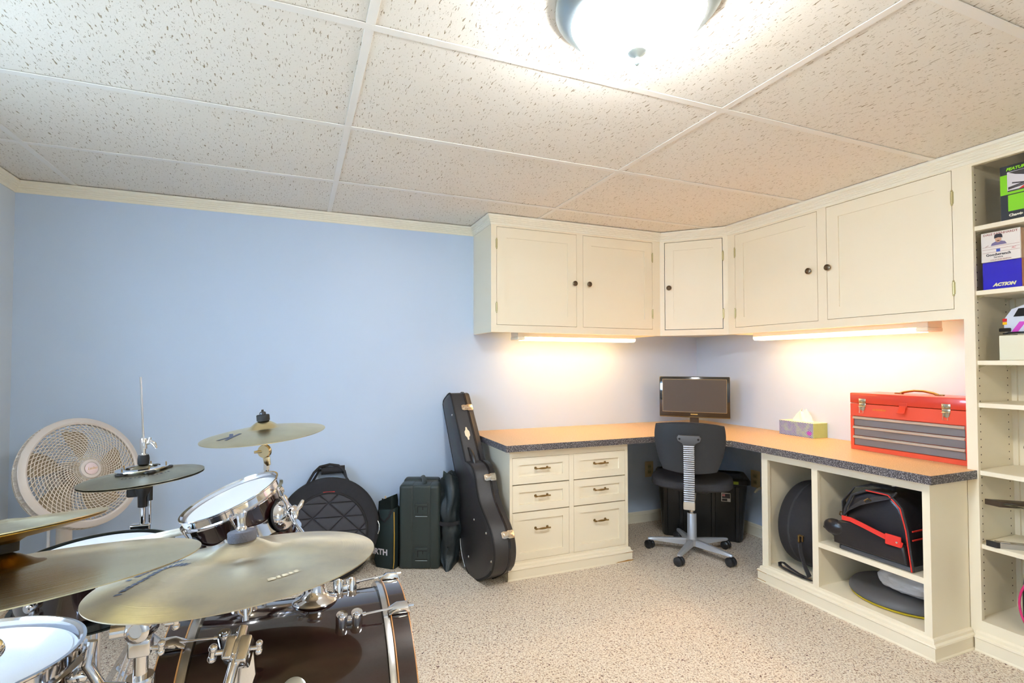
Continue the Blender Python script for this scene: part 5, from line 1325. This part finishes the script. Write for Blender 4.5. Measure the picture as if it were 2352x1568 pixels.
for s_ in (1, -1):
    d = B(); th = a_up + sgn_f * math.radians(90 + 28) if s_ == 1 else a_up - sgn_f * math.radians(90 + 28); out = Vector((math.cos(th), math.sin(th), 0)); p0 = out * Rs + Vector((0, 0, BL_ - .12))
    w0 = MATRIX[bd.name] @ p0; outw = (MATRIX[bd.name].to_3x3() @ out); e = Vector((outw.x, outw.y, 0)).normalized(); foot = w0 + e * .20 + Vector((BA.x, BA.y, 0)) * .06; foot.z = .014
    cyl(d, w0, foot, .008, seg=14); sphere(d, foot, .013, u=12, v=8); cyl(d, w0 - outw * .002, w0 + outw * .03, .018, seg=20); part('spur', d, CH, bd, world=True, smooth=50)
# tom post on the bass drum
ang = a_up - sgn_f * math.radians(5); outl = Vector((math.cos(ang), math.sin(ang), 0)); MPz = .300
mp0 = MATRIX[bd.name] @ (outl * Rs + Vector((0, 0, MPz))); mo = MATRIX[bd.name].to_3x3() @ outl
d = B(); lathe(d, [(0, -.004), (.051, -.002), (.053, .002), (.049, .007), (.036, .011), (.027, .022), (.0245, .040), (.0245, .052), (0, .054)], mp0, mo, 48); mt = part('mount_plate', d, CH, bd, world=True, smooth=40)

# --- rack tom
TC = Vector((-3.125, -1.466, .795)); TN = Vector((-.361, -.076, .929)).normalized()
tom, tRs = drum('tom_drum', 'small tilted tom drum with clear head and chrome hoops, mounted over the bass drum', TC, TN, .138, .20, 0, CH, M['head_clear'])
TM_ = MATRIX[tom.name]; TI = TM_.inverted().to_3x3()
cl = TI @ Vector((-.10, -1, 0)); a_c = math.atan2(cl.y, cl.x); rl = TI @ Vector((1, -.1, 0)); a_r = math.atan2(rl.y, rl.x)
sg_t = 1 if ((a_r - a_c + PI) % (2 * PI) - PI) > 0 else -1
for k in range(6):
    th = a_c + sg_t * math.radians(8 + 60 * k)
    lug(tom, tRs, th, -.085, -.025, 1.1); 
    nb = B(); lathe(nb, [(0, 0), (.024, 0), (.026, .003), (.024, .008), (0, .009)], (tRs - .001, 0, -.088), (1, 0, 0), 28, sx=1, sy=1.45); nb.transform(Matrix.Rotation(th, 4, 'Z')); pl(nb, 'isolator', M['black_pl'], tom, smooth=50, label='black rubber isolator')
d = B(); seg = 60; ri, ro = tRs + .004, tRs + .0065; prev = None
for i in range(seg + 1):
    a = a_c + sg_t * math.radians(-55 + 200 * i / seg); e_ = Vector((math.cos(a), math.sin(a), 0))
    ph = math.radians((-55 + 200 * i / seg - 8) % 60) ; wv = .014 + .012 * math.cos(2 * PI * ((-55 + 200 * i / seg - 8) / 60))
    row = [d.verts.new(e_ * r + Vector((0, 0, z))) for r, z in ((ri, -.082 + wv * .6), (ro, -.082 + wv * .6), (ro, -.120 - wv * .9), (ri, -.120 - wv * .9))]
    if prev:
        for q in range(4): d.faces.new([prev[q], prev[(q + 1) % 4], row[(q + 1) % 4], row[q]])
    else: d.faces.new(row[::-1])
    prev = row
d.faces.new(prev); pl(d, 'suspension_band', CH, tom, smooth=40)
# mount bracket and wing bolt on the right side
a = a_c + sg_t * math.radians(62); e_ = Vector((math.cos(a), math.sin(a), 0))
d = B(); lathe(d, [(0, 0), (.040, 0), (.043, .004), (.040, .012), (.030, .020), (.020, .024), (0, .025)], e_ * (tRs + .008) + Vector((0, 0, -.098)), e_, 40); bk_ = pl(d, 'bracket', CH, tom, smooth=40)
d = B(); lathe(d, [(.043, -.002), (.046, -.001), (.046, .004), (.043, .005), (.043, -.002)], e_ * (tRs + .008) + Vector((0, 0, -.098)), e_, 40); bmesh.ops.remove_doubles(d, verts=d.verts, dist=1e-6); part('bracket_gasket', d, M['black_mat'], bk_, smooth=40)
pe = e_ * (tRs + .035) + Vector((0, 0, -.095)); tgn = Vector((-e_.y, e_.x, 0))
d = B(); cyl(d, e_ * (tRs + .02) + Vector((0, 0, -.095)), pe + e_ * .018, .013, seg=20); lathe(d, [(0, 0), (.017, 0), (.018, .008), (.012, .014), (0, .015)], pe + e_ * .012, e_, 24)
tube(d, [pe + e_ * .02 + tgn * .0, pe + e_ * .03 + tgn * .016 + Vector((0, 0, .006)), pe + e_ * .030 + tgn * .034 + Vector((0, 0, .012))], [.006, .007, .005], 10)
tube(d, [pe + e_ * .02 - tgn * .0, pe + e_ * .03 - tgn * .014, pe + e_ * .032 - tgn * .026 + Vector((0, 0, -.01))], [.006, .007, .005], 10)
tube(d, [pe + Vector((0, 0, .006)), pe + e_ * .004 + Vector((0, 0, .032)), pe + Vector((0, 0, .055))], [.008, .007, .008], 12)
part('wing_bolt', d, CH, bk_, smooth=50)
# arm from the bass drum post to the tom
pw = TM_ @ pe; q0 = mp0 + mo * .045; q1 = q0 + Vector((0, 0, .055))
d = B(); cyl(d, q0, q1 + Vector((0, 0, .01)), .0125, seg=20); tube(d, [q1, q1.lerp(pw, .35) + Vector((0, 0, .012)), q1.lerp(pw, .75) + Vector((0, 0, .0)), pw], .0062, 12); sphere(d, q1, .019, u=20, v=12); part('tom_arm', d, CH, bd, world=True, smooth=50)
clampw(bd, q0 + Vector((0, 0, .012)), (0, 0, 1), .019, L=.022, name='memory_clamp'); wing(bd, q0 + Vector((-.018, -.008, .012)), (-1, -.4, 0), .013)

# --- snare, stand, sticks
SNc = Vector((-3.467, -1.382, .645)); SNn = Vector((-.031, -.026, .999)).normalized()
snare, sRs = drum('snare_drum', 'snare drum with white head and dark hoop under two drumsticks', SNc, SNn, .187, .145, 8, mat('black chrome hoop', rgb(60, 66, 66), .15, .9), M['head_white'], .3, lk=1.0, rec=.005)
ss = thing('snare_stand', 'chrome basket stand holding the snare drum', 'drum stand', (-3.467, -1.382, 0))
d = B(); cyl(d, (-3.467, -1.382, .10), (-3.467, -1.382, .46), .0125, seg=20); part('post', d, CH, ss, world=True, smooth=40)
for k in range(3):
    a = .5 + 2 * PI * k / 3; e_ = Vector((math.cos(a), math.sin(a), 0)); o_ = Vector((-3.467, -1.382, 0))
    d = B(); tube(d, [o_ + Vector((0, 0, .445)), o_ + e_ * .09 + Vector((0, 0, .462)), o_ + e_ * .175 + Vector((0, 0, .473)), o_ + e_ * .198 + Vector((0, 0, .485)), o_ + e_ * .199 + Vector((0, 0, .505))], .006, 10); part('basket_arm', d, CH, ss, world=True, smooth=50)
tripod(ss, (-3.467, -1.382), .22, 1.3, .24)
WD = mat('pale hickory', rgb(238, 228, 206), .5, var=.05, vscale=30)
def stick(p0, p1, label, nm='drumstick'):
    p0, p1 = Vector(p0), Vector(p1); L = (p1 - p0).length
    d = B(); lathe(d, [(0, 0), (.0055, .001), (.0072, .004), (.0073, L * .75), (.0045, L - .014), (.0035, L - .010), (.0052, L - .006), (.0050, L - .002), (0, L)], (0, 0, 0), (0, 0, 1), 18)
    return solo(nm, d, WD, label, 'drumstick', p0, rot_to(p1 - p0), 'drumsticks on the snare', smooth=50)
# head surface is at z ~ .632; sticks rest on the hoop and the head
stick((-3.423, -1.345, .6535), (-3.190, -1.318, .677), 'white drumstick on the snare drum, the upper of the pair')
stick((-3.437, -1.385, .6535), (-3.205, -1.345, .674), 'white drumstick on the snare drum, the lower of the pair')
br = thing('wire_brush', 'black wire brush lying on the snare head by the sticks', 'brush', (-3.44, -1.372, .6405))
d = B(); tube(d, [(-3.400, -1.328, .6515), (-3.50, -1.365, .6485)], [.0075, .0065], 12); part('brush_handle', d, M['black_mat'], br, world=True, smooth=50)
d = B()
for k in range(9): a_ = (k - 4) * .007; tube(d, [(-3.50, -1.365, .6475), (-3.56, -1.386 + a_, .6435)], .0008, 5)
part('wires', d, CH, br, world=True)

# --- floor tom
FTc = Vector((-3.459, -2.100, .724)); FTn = Vector((.011, .081, .997)).normalized()
ft, fRs = drum('floor_tom', 'floor tom with white head and chrome hoop at the lower left of the kit', FTc, FTn, .187, .34, 8, CH, M['head_white'], .15)
for k in range(3):
    a = -.25 + 2 * PI * k / 3; e_ = Vector((math.cos(a), math.sin(a), 0)); o_ = Vector((FTc.x, FTc.y, 0)) + e_ * (fRs + .022)
    d = B(); tube(d, [o_ + Vector((0, 0, .655)), o_ + Vector((0, 0, .25)), o_ + e_ * .03 + Vector((0, 0, .12)), o_ + e_ * .03 + Vector((0, 0, .02))], .0065, 12); lgx = part('leg', d, CH, ft, world=True, smooth=50)
    d = B(); sphere(d, o_ + e_ * .03 + Vector((0, 0, .015)), .0145, u=12, v=8); part('rubber_foot', d, M['black_mat'], lgx, world=True, smooth=50)
    d = B(); nb = B(); box(nb, -.022, .016, -.016, .016, .50, .565, .006, 3); nb.transform(Matrix.Translation(o_) @ Matrix.Rotation(a, 4, 'Z')); merge(d, nb); part('leg_bracket', d, CH, ft, world=True, smooth=40)
    wing(ft, o_ + e_ * .014 + Vector((0, 0, .53)), e_, .013)

# --- hi-hat
HC = Vector((-3.422, -1.118, .802)); HN = Vector((-.066, .014, .998)).normalized()
hh, hz = cymbal('hi_hat_cymbal', 'top cymbal of the hi-hat pair, dull pewter with printed letters', HC, HN, .178, M['cym_dk'], H=.020, rb=.046, hb=.020, group='hi-hat pair')
ax_ = MATRIX[hh.name].inverted().to_3x3() @ Vector((.35, -1, 0)); a_m = math.atan2(ax_.y, ax_.x)
arc_marks(hh, hz, [.004, .003, .008, .003, .007, .004, .003, .007, .004, .008, .003, .007], .104, a_m, .008, .007, mat('faded ink', rgb(70, 68, 66), .5))
hb_, _ = cymbal('hi_hat_cymbal', 'bottom cymbal of the hi-hat pair, turned upside down', HC - HN * .007, HN, .178, M['cym_dk'], H=.020, rb=.046, hb=.020, inv=True, group='hi-hat pair')
jr = thing('jingle_ring', 'chrome ring with jingles sitting on the hi-hat', 'tambourine ring', HC + HN * .026, rot_to(HN))
d = B(); lathe(d, [(.050, .0), (.076, -.002), (.077, .001), (.076, .003), (.050, .004), (.050, 0)], seg=64); bmesh.ops.remove_doubles(d, verts=d.verts, dist=1e-6); part('ring', d, CH, jr, smooth=40)
for k in range(5):
    a = .5 + 2 * PI * k / 5; e_ = Vector((math.cos(a), math.sin(a), 0))
    d = B(); lathe(d, [(0, -.009), (.017, -.009), (.018, -.006), (.017, -.003), (0, -.003)], e_ * .068, (0, 0, 1), 24); part('jingle', d, M['black_pl'], jr, smooth=40)
    d = B(); cyl(d, e_ * .066, e_ * .066 + Vector((0, 0, .012)), .0018, seg=8); part('pin', d, M['brass_old'], jr, smooth=40)
hs_ = thing('hi_hat_stand', 'chrome hi-hat stand with a long thin rod sticking up', 'cymbal stand', (HC.x, HC.y, 0))
HX, HY = HC.x, HC.y
d = B(); tube(d, [(HX, HY, .5), (HX, HY, .9), (HX - .012, HY, 1.133)], .0031, 10); part('pull_rod', d, CH, hs_, world=True, smooth=50)
d = B(); lathe(d, [(0, .842), (.0165, .842), (.017, .860), (.016, .868), (.0145, .872), (0, .872)], (HX, HY, 0), seg=24); part('clutch_felt', d, M['black_mat'], hs_, world=True, smooth=40)
d = B(); lathe(d, [(0, .872), (.012, .872), (.012, .877), (.007, .878), (.007, .892), (.011, .893), (.011, .925), (.009, .928), (0, .928)], (HX, HY, 0), seg=20); tube(d, [(HX + .008, HY, .910), (HX + .020, HY, .916), (HX + .030, HY, .908), (HX + .036, HY, .892)], [.006, .008, .007, .004], 10); tube(d, [(HX + .015, HY, .915), (HX + .018, HY, .930)], [.007, .004], 10); part('clutch', d, CH, hs_, world=True, smooth=50)
d = B(); lathe(d, [(0, .700), (.014, .700), (.015, .735), (.024, .750), (.026, .768), (.019, .772), (.018, .785), (0, .785)], (HX, HY, 0), seg=24); box(d, HX - .045, HX - .01, HY - .012, HY + .012, .735, .765, .006, 3); cyl(d, (HX + .018, HY, .72), (HX + .018, HY, .77), .010, seg=16); part('seat_cup', d, M['black_pl'], hs_, world=True, smooth=40)
d = B(); cyl(d, (HX, HY, .62), (HX, HY, .71), .0085, seg=16); cyl(d, (HX + .020, HY, .62), (HX + .020, HY, .72), .004, seg=12); part('inner_tube', d, CH, hs_, world=True, smooth=40)
d = B(); box(d, HX - .034, HX + .024, HY - .016, HY + .016, .618, .645, .005, 3); box(d, HX - .038, HX + .024, HY - .018, HY + .018, .585, .614, .005, 3); part('clamp', d, CH, hs_, world=True, smooth=40)
d = B(); cyl(d, (HX, HY, .06), (HX, HY, .60), .0145, seg=24); part('post', d, CH, hs_, world=True, smooth=40)
tripod(hs_, (HX, HY), .24, .2, .28)

# --- crash cymbal on its stand, in front of the blue wall
KC = Vector((-3.05, -1.173, .930)); KN = Vector((-.085, -.033, .996)).normalized()
kc, kz = cymbal('crash_cymbal', 'bronze crash cymbal with a big printed K, highest of the kit', KC, KN, .203, M['cym_br'], H=.022, rb=.062, hb=.027)
nb = textbm('K', .085, 0, bold=.002); KI = MATRIX[kc.name].inverted().to_3x3(); axk = KI @ Vector((-1, -.62, 0)); a_m = math.atan2(axk.y, axk.x)
bmesh.ops.triangulate(nb, faces=nb.faces[:]); bmesh.ops.subdivide_edges(nb, edges=nb.edges[:], cuts=5, use_grid_fill=True)
nb.transform(Matrix.Translation((.118 * math.cos(a_m), .118 * math.sin(a_m), 0)) @ Matrix.Rotation(a_m - PI / 2 + .3, 4, 'Z')); on_cym(kc, kz, nb, 'lettering', INK)
ks = thing('cymbal_stand', 'chrome stand holding the highest crash cymbal behind the tom', 'cymbal stand', (-3.042, -1.17, 0))
top_k = KC + KN * .048
topper(ks, top_k, KN, M['black_mat'], .020, .021)
d = B(); cyl(d, KC + KN * -.02, KC + KN * .075, .003, seg=10); part('threaded_rod', d, CH, ks, world=True, smooth=50)
d = B(); b0 = KC - KN * .015
lathe(d, [(0, -.010), (.021, -.010), (.023, -.006), (.023, .006), (.021, .010), (0, .010)], b0 + Vector((0, 0, -.045)), (-.45, -.89, 0), 28); prism(d, [(-.010, -.02), (.014, -.02), (.016, -.048), (.004, -.052), (-.006, -.040)], b0 + Vector((.004, -.010, -.045)), (1, 0, 0), (0, 0, 1), (0, 1, 0), .018, .003)
cyl(d, b0 + Vector((0, 0, -.03)), b0 + Vector((0, 0, .006)), .0095, seg=16); cyl(d, b0 + Vector((0, 0, -.045)), b0 + Vector((-.034, -.002, -.047)), .008, .004, 12)
part('tilter', d, mat('polished nickel tilter', rgb(226, 208, 170), .18, 1.0), ks, world=True, smooth=40)
d = B(); cyl(d, (-3.042, -1.17, .50), (-3.042, -1.17, .845), .0078, seg=16); cyl(d, (-3.042, -1.17, .805), (-3.042, -1.17, .83), .0115, seg=6); part('upper_tube', d, CH, ks, world=True, smooth=40)
d = B(); cyl(d, (-3.042, -1.17, .06), (-3.042, -1.17, .52), .0125, seg=20); part('post', d, CH, ks, world=True, smooth=40); clampw(ks, (-3.042, -1.17, .52), (0, 0, 1), .017)
tripod(ks, (-3.042, -1.17), .26, .8, .28)

# --- ride cymbal
RC = Vector((-3.043, -1.995, .775)); RN = Vector((-.057, .099, .993)).normalized()
rd, rz = cymbal('ride_cymbal', 'largest bronze ride cymbal in the foreground over the bass drum', RC, RN, .254, M['cym'], H=.026, rb=.078, hb=.028, th=.002)
RI = MATRIX[rd.name].inverted().to_3x3()
axr = RI @ (Vector((-3.205, -1.93, .8)) - RC); a_m = math.atan2(axr.y, axr.x)
def path_marks(t, zt, pts, w, h, m, name='lettering'):
    """worn block letters along a curved line printed on the cymbal"""
    allb = B(); P2 = [Vector((p[0], p[1])) for p in pts]
    for i, p in enumerate(P2):
        tg_ = (P2[min(i + 1, len(P2) - 1)] - P2[max(i - 1, 0)]).normalized(); nr = Vector((-tg_.y, tg_.x)); d_ = min((P2[min(i + 1, len(P2) - 1)] - P2[max(i - 1, 0)]).length / 2, .02); ww = w * d_
        for a_ in range(2):
            for b_ in range(3):
                q = []
                for u_, v_ in ((a_, b_), (a_ + 1, b_), (a_ + 1, b_ + 1), (a_, b_ + 1)):
                    c_ = p + tg_ * (u_ / 2 - .5) * ww + nr * (v_ / 3 - .5) * h; q.append(allb.verts.new((c_.x, c_.y, 0)))
                allb.faces.new(q)
    bmesh.ops.remove_doubles(allb, verts=allb.verts, dist=1e-6)
    on_cym(t, zt, allb, name, m, .0009)
path_marks(rd, rz, [(.0800, -.1860), (.0655, -.1814), (.0549, -.1758), (.0471, -.1694), (.0391, -.1628), (.0303, -.1569), (.0182, -.1515), (.0083, -.1461), (-.0017, -.1406), (-.0070, -.1334), (-.0081, -.1256), (-.0060, -.1170), (-.0010, -.1085), (.0070, -.1005), (.0150, -.0935)], .74, .0135, INK)
path_marks(rd, rz, [(.0010, -.1905), (-.0097, -.1787), (-.0165, -.1727), (-.0205, -.1675), (-.0235, -.1615), (-.0276, -.1562), (-.0319, -.1499), (-.0359, -.1440), (-.0377, -.1373), (-.0385, -.1310), (-.0385, -.1245), (-.0385, -.1184), (-.0380, -.1130), (-.0374, -.1076)], .70, .0150, INK)
axr = RI @ (Vector((-2.96, -2.17, .78)) - RC); a2 = math.atan2(axr.y, axr.x)
arc_marks(rd, rz, [.012, .006, .010, .006, .008], .185, a2, .009, .003, mat('pale etched stamp', rgb(206, 196, 170), .6, .6), name='etched_stamp')
rs_ = thing('cymbal_stand', 'chrome boom stand holding the large ride cymbal in front of the bass drum', 'cymbal stand', (-3.085, -2.155, 0))
topper(rs_, RC + RN * .050, RN, mat('grey felt', rgb(84, 84, 92), .95, bump=.8, bscale=300), .019, .026, nut=False)
d = B(); p_ = RC + RN * .069
cyl(d, RC - RN * .03, p_ + RN * .022, .0032, seg=10); lathe(d, [(0, 0), (.010, 0), (.010, .006), (.0075, .009), (.0078, .022), (.011, .034), (.0105, .036), (.0065, .026), (0, .026)], p_, RN, 20); part('sleeve', d, CH, rs_, world=True, smooth=40)
t0 = RC - RN * .035; t1 = Vector((-3.035, -2.025, .680)); t2 = Vector((-3.055, -2.105, .612)); t3 = Vector((-3.085, -2.155, .50))
d = B(); tube(d, [t0 + Vector((0, 0, .03)), t0, t1], .006, 12); part('boom_rod', d, CH, rs_, world=True, smooth=50)
d = B()
for s in (-1, 1): tube(d, [t0 + Vector((s * .004, 0, .002)), t0.lerp(t1, .35) + Vector((s * .013, -.002, 0)), t0.lerp(t1, .75) + Vector((s * .010, -.002, 0)), t1 + Vector((s * .004, 0, .01))], .003, 8)
part('hoop_lock', d, CH, rs_, world=True, smooth=50)
cd = (t2 - t1).normalized(); tm = t1.lerp(t2, .45)
Rc = rot_to(cd).to_4x4(); Rc.translation = tm
d = B(); nb = B(); box(nb, -.021, -.003, -.018, .018, -.016, .024, .004, 3); box(nb, .003, .024, -.018, .018, -.016, .030, .004, 3); box(nb, -.02, .022, -.012, .012, -.014, .016, .003); nb.transform(Rc); merge(d, nb); part('clamp', d, CH, rs_, world=True, smooth=40)
vx = (cam.location - tm).normalized(); hx = cd.cross(Vector((0, 1, 0))).normalized()
wing(rs_, tm + Vector((-.022, -.006, .0)), (-1, -.1, .1), .015); wing(rs_, tm + Vector((.020, -.006, -.002)), (1, -.05, -.05), .012)
d = B(); tube(d, [t1.lerp(t2, .1), t2, t3], [.0085, .0095, .0095], 16); part('boom_tube', d, CH, rs_, world=True, smooth=50)
d = B(); prism(d, [(-.012, .02), (.02, .03), (.026, -.03), (.012, -.075), (-.006, -.09), (-.014, -.05)], tm + Vector((.004, .008, -.03)), (1, 0, 0), (0, 0, 1), (0, 1, 0), .022, .005); part('casting', d, CH, rs_, world=True, smooth=40)
d = B(); cyl(d, (-3.085, -2.155, .06), (-3.085, -2.155, .51), .0135, seg=20); part('post', d, CH, rs_, world=True, smooth=40); clampw(rs_, (-3.085, -2.155, .50), (0, 0, 1), .019)
tripod(rs_, (-3.085, -2.155), .20, 3.3, .24)

# --- left crash with a small stacked cymbal
LC = Vector((-3.308, -2.262, .897)); LN = Vector((-.04, .158, .987)).normalized()
lc, lz = cymbal('crash_cymbal', 'bright bronze crash cymbal with raw bell cut off by the left frame edge', LC, LN, .229, M['cym_br'], H=.014, rb=.046, hb=.017, bellm=M['cym_raw'])
ls = thing('cymbal_stand', 'chrome stand under the left crash, only its tilter edge showing at the left frame edge', 'cymbal stand', (LC.x, LC.y, 0))
SP = LC + LN * .062; SN_ = Vector((-.100, .140, .985)).normalized()
sp1, _ = cymbal('splash_cymbal', 'small splash cymbal stacked above the left crash, upper of its pair', SP + SN_ * .002, SN_, .113, M['cym_br'], H=.006, rb=.03, hb=.004, group='stacked splash pair')
sp2, _ = cymbal('splash_cymbal', 'small splash cymbal stacked above the left crash, turned over as the lower of its pair', SP - SN_ * .002, SN_, .110, M['cym_raw'], H=.012, rb=.03, hb=.010, inv=True, group='stacked splash pair')
d = B(); lathe(d, [(0, .0315), (.0175, .0315), (.0175, .052), (.012, .054), (0, .054)], LC, LN, 24); part('sleeve', d, M['black_mat'], ls, world=True, smooth=40)
d = B(); cyl(d, LC - LN * .04, LC + LN * .066, .003, seg=10); part('threaded_rod', d, CH, ls, world=True, smooth=40)
bq = LC - LN * .04 + Vector((-.010, 0, 0))
d = B(); lathe(d, [(0, -.012), (.012, -.012), (.014, -.008), (.014, .008), (.012, .012), (0, .012)], Vector((bq.x, bq.y, .806)), (-.45, -.89, 0), 28); cyl(d, bq, Vector((bq.x, bq.y, .80)), .006, seg=14); part('tilter', d, CH, ls, world=True, smooth=40)
d = B(); cyl(d, (bq.x, bq.y, .05), (bq.x, bq.y, .795), .0085, seg=20); part('post', d, CH, ls, world=True, smooth=40)
tripod(ls, (bq.x, bq.y), .18, 4.3, .24)
HSX, HSY = -3.178, -2.145
ms = thing('hardware_stand', 'chrome drum hardware stand with ratchet clamps between the floor tom and bass drum', 'drum stand', (HSX, HSY, 0))
b2 = Vector((HSX, HSY, .752))
d = B(); lathe(d, [(0, -.022), (.017, -.022), (.0195, -.018), (.0195, .014), (.016, .018), (.011, .019), (.010, .016), (0, .016)], b2, (-.25, -.96, .1), 32); cyl(d, b2 - Vector((.040, .006, -.002)), b2, .0105, seg=16); box(d, b2.x - .016, b2.x + .016, b2.y - .014, b2.y + .014, b2.z - .042, b2.z - .014, .004, 3); part('ratchet_clamp', d, CH, ms, world=True, smooth=40)
d = B(); tube(d, [b2, b2 + Vector((.020, .006, .016)), b2 + Vector((.045, .03, .036))], [.010, .009, .006], 14); lathe(d, [(0, 0), (.009, 0), (.009, .004), (.007, .005), (.007, .009), (.009, .010), (.009, .014), (0, .014)], b2 + Vector((.022, .008, .018)), (.8, .3, .6), 20); part('short_arm', d, CH, ms, world=True, smooth=40)
wing(ms, b2 + Vector((.032, .004, -.002)), (1, .1, .0), .012); wing(ms, b2 + Vector((.016, -.006, -.032)), (1, -.2, -.1), .011)
d = B(); cyl(d, (HSX, HSY, .58), (HSX, HSY, .712), .0105, seg=20); part('upper_tube', d, CH, ms, world=True, smooth=40)
d = B(); cyl(d, (HSX, HSY, .06), (HSX, HSY, .668), .0135, seg=24); part('post', d, CH, ms, world=True, smooth=40)
clampw(ms, (HSX, HSY, .660), (0, 0, 1), .019, L=.032)
d = B(); tube(d, [(HSX - .012, HSY - .004, .66), (HSX - .055, HSY + .01, .665), (HSX - .075, HSY + .015, .70), (HSX - .07, HSY + .02, .735)], [.009, .008, .008, .007], 12); part('side_bracket', d, CH, ms, world=True, smooth=50)
tripod(ms, (HSX, HSY), .16, 4.0, .22)

# ================================================================ ADDED FILL LAMP (unseen, brightens the room from behind the camera)
ceiling_lamp((-2.17, -4.05, ZC), 'added unseen fill lamp near the front wall, shaped like the round frosted ceiling lamp', (1.0, .90, .66, 1), 'fill bowl')
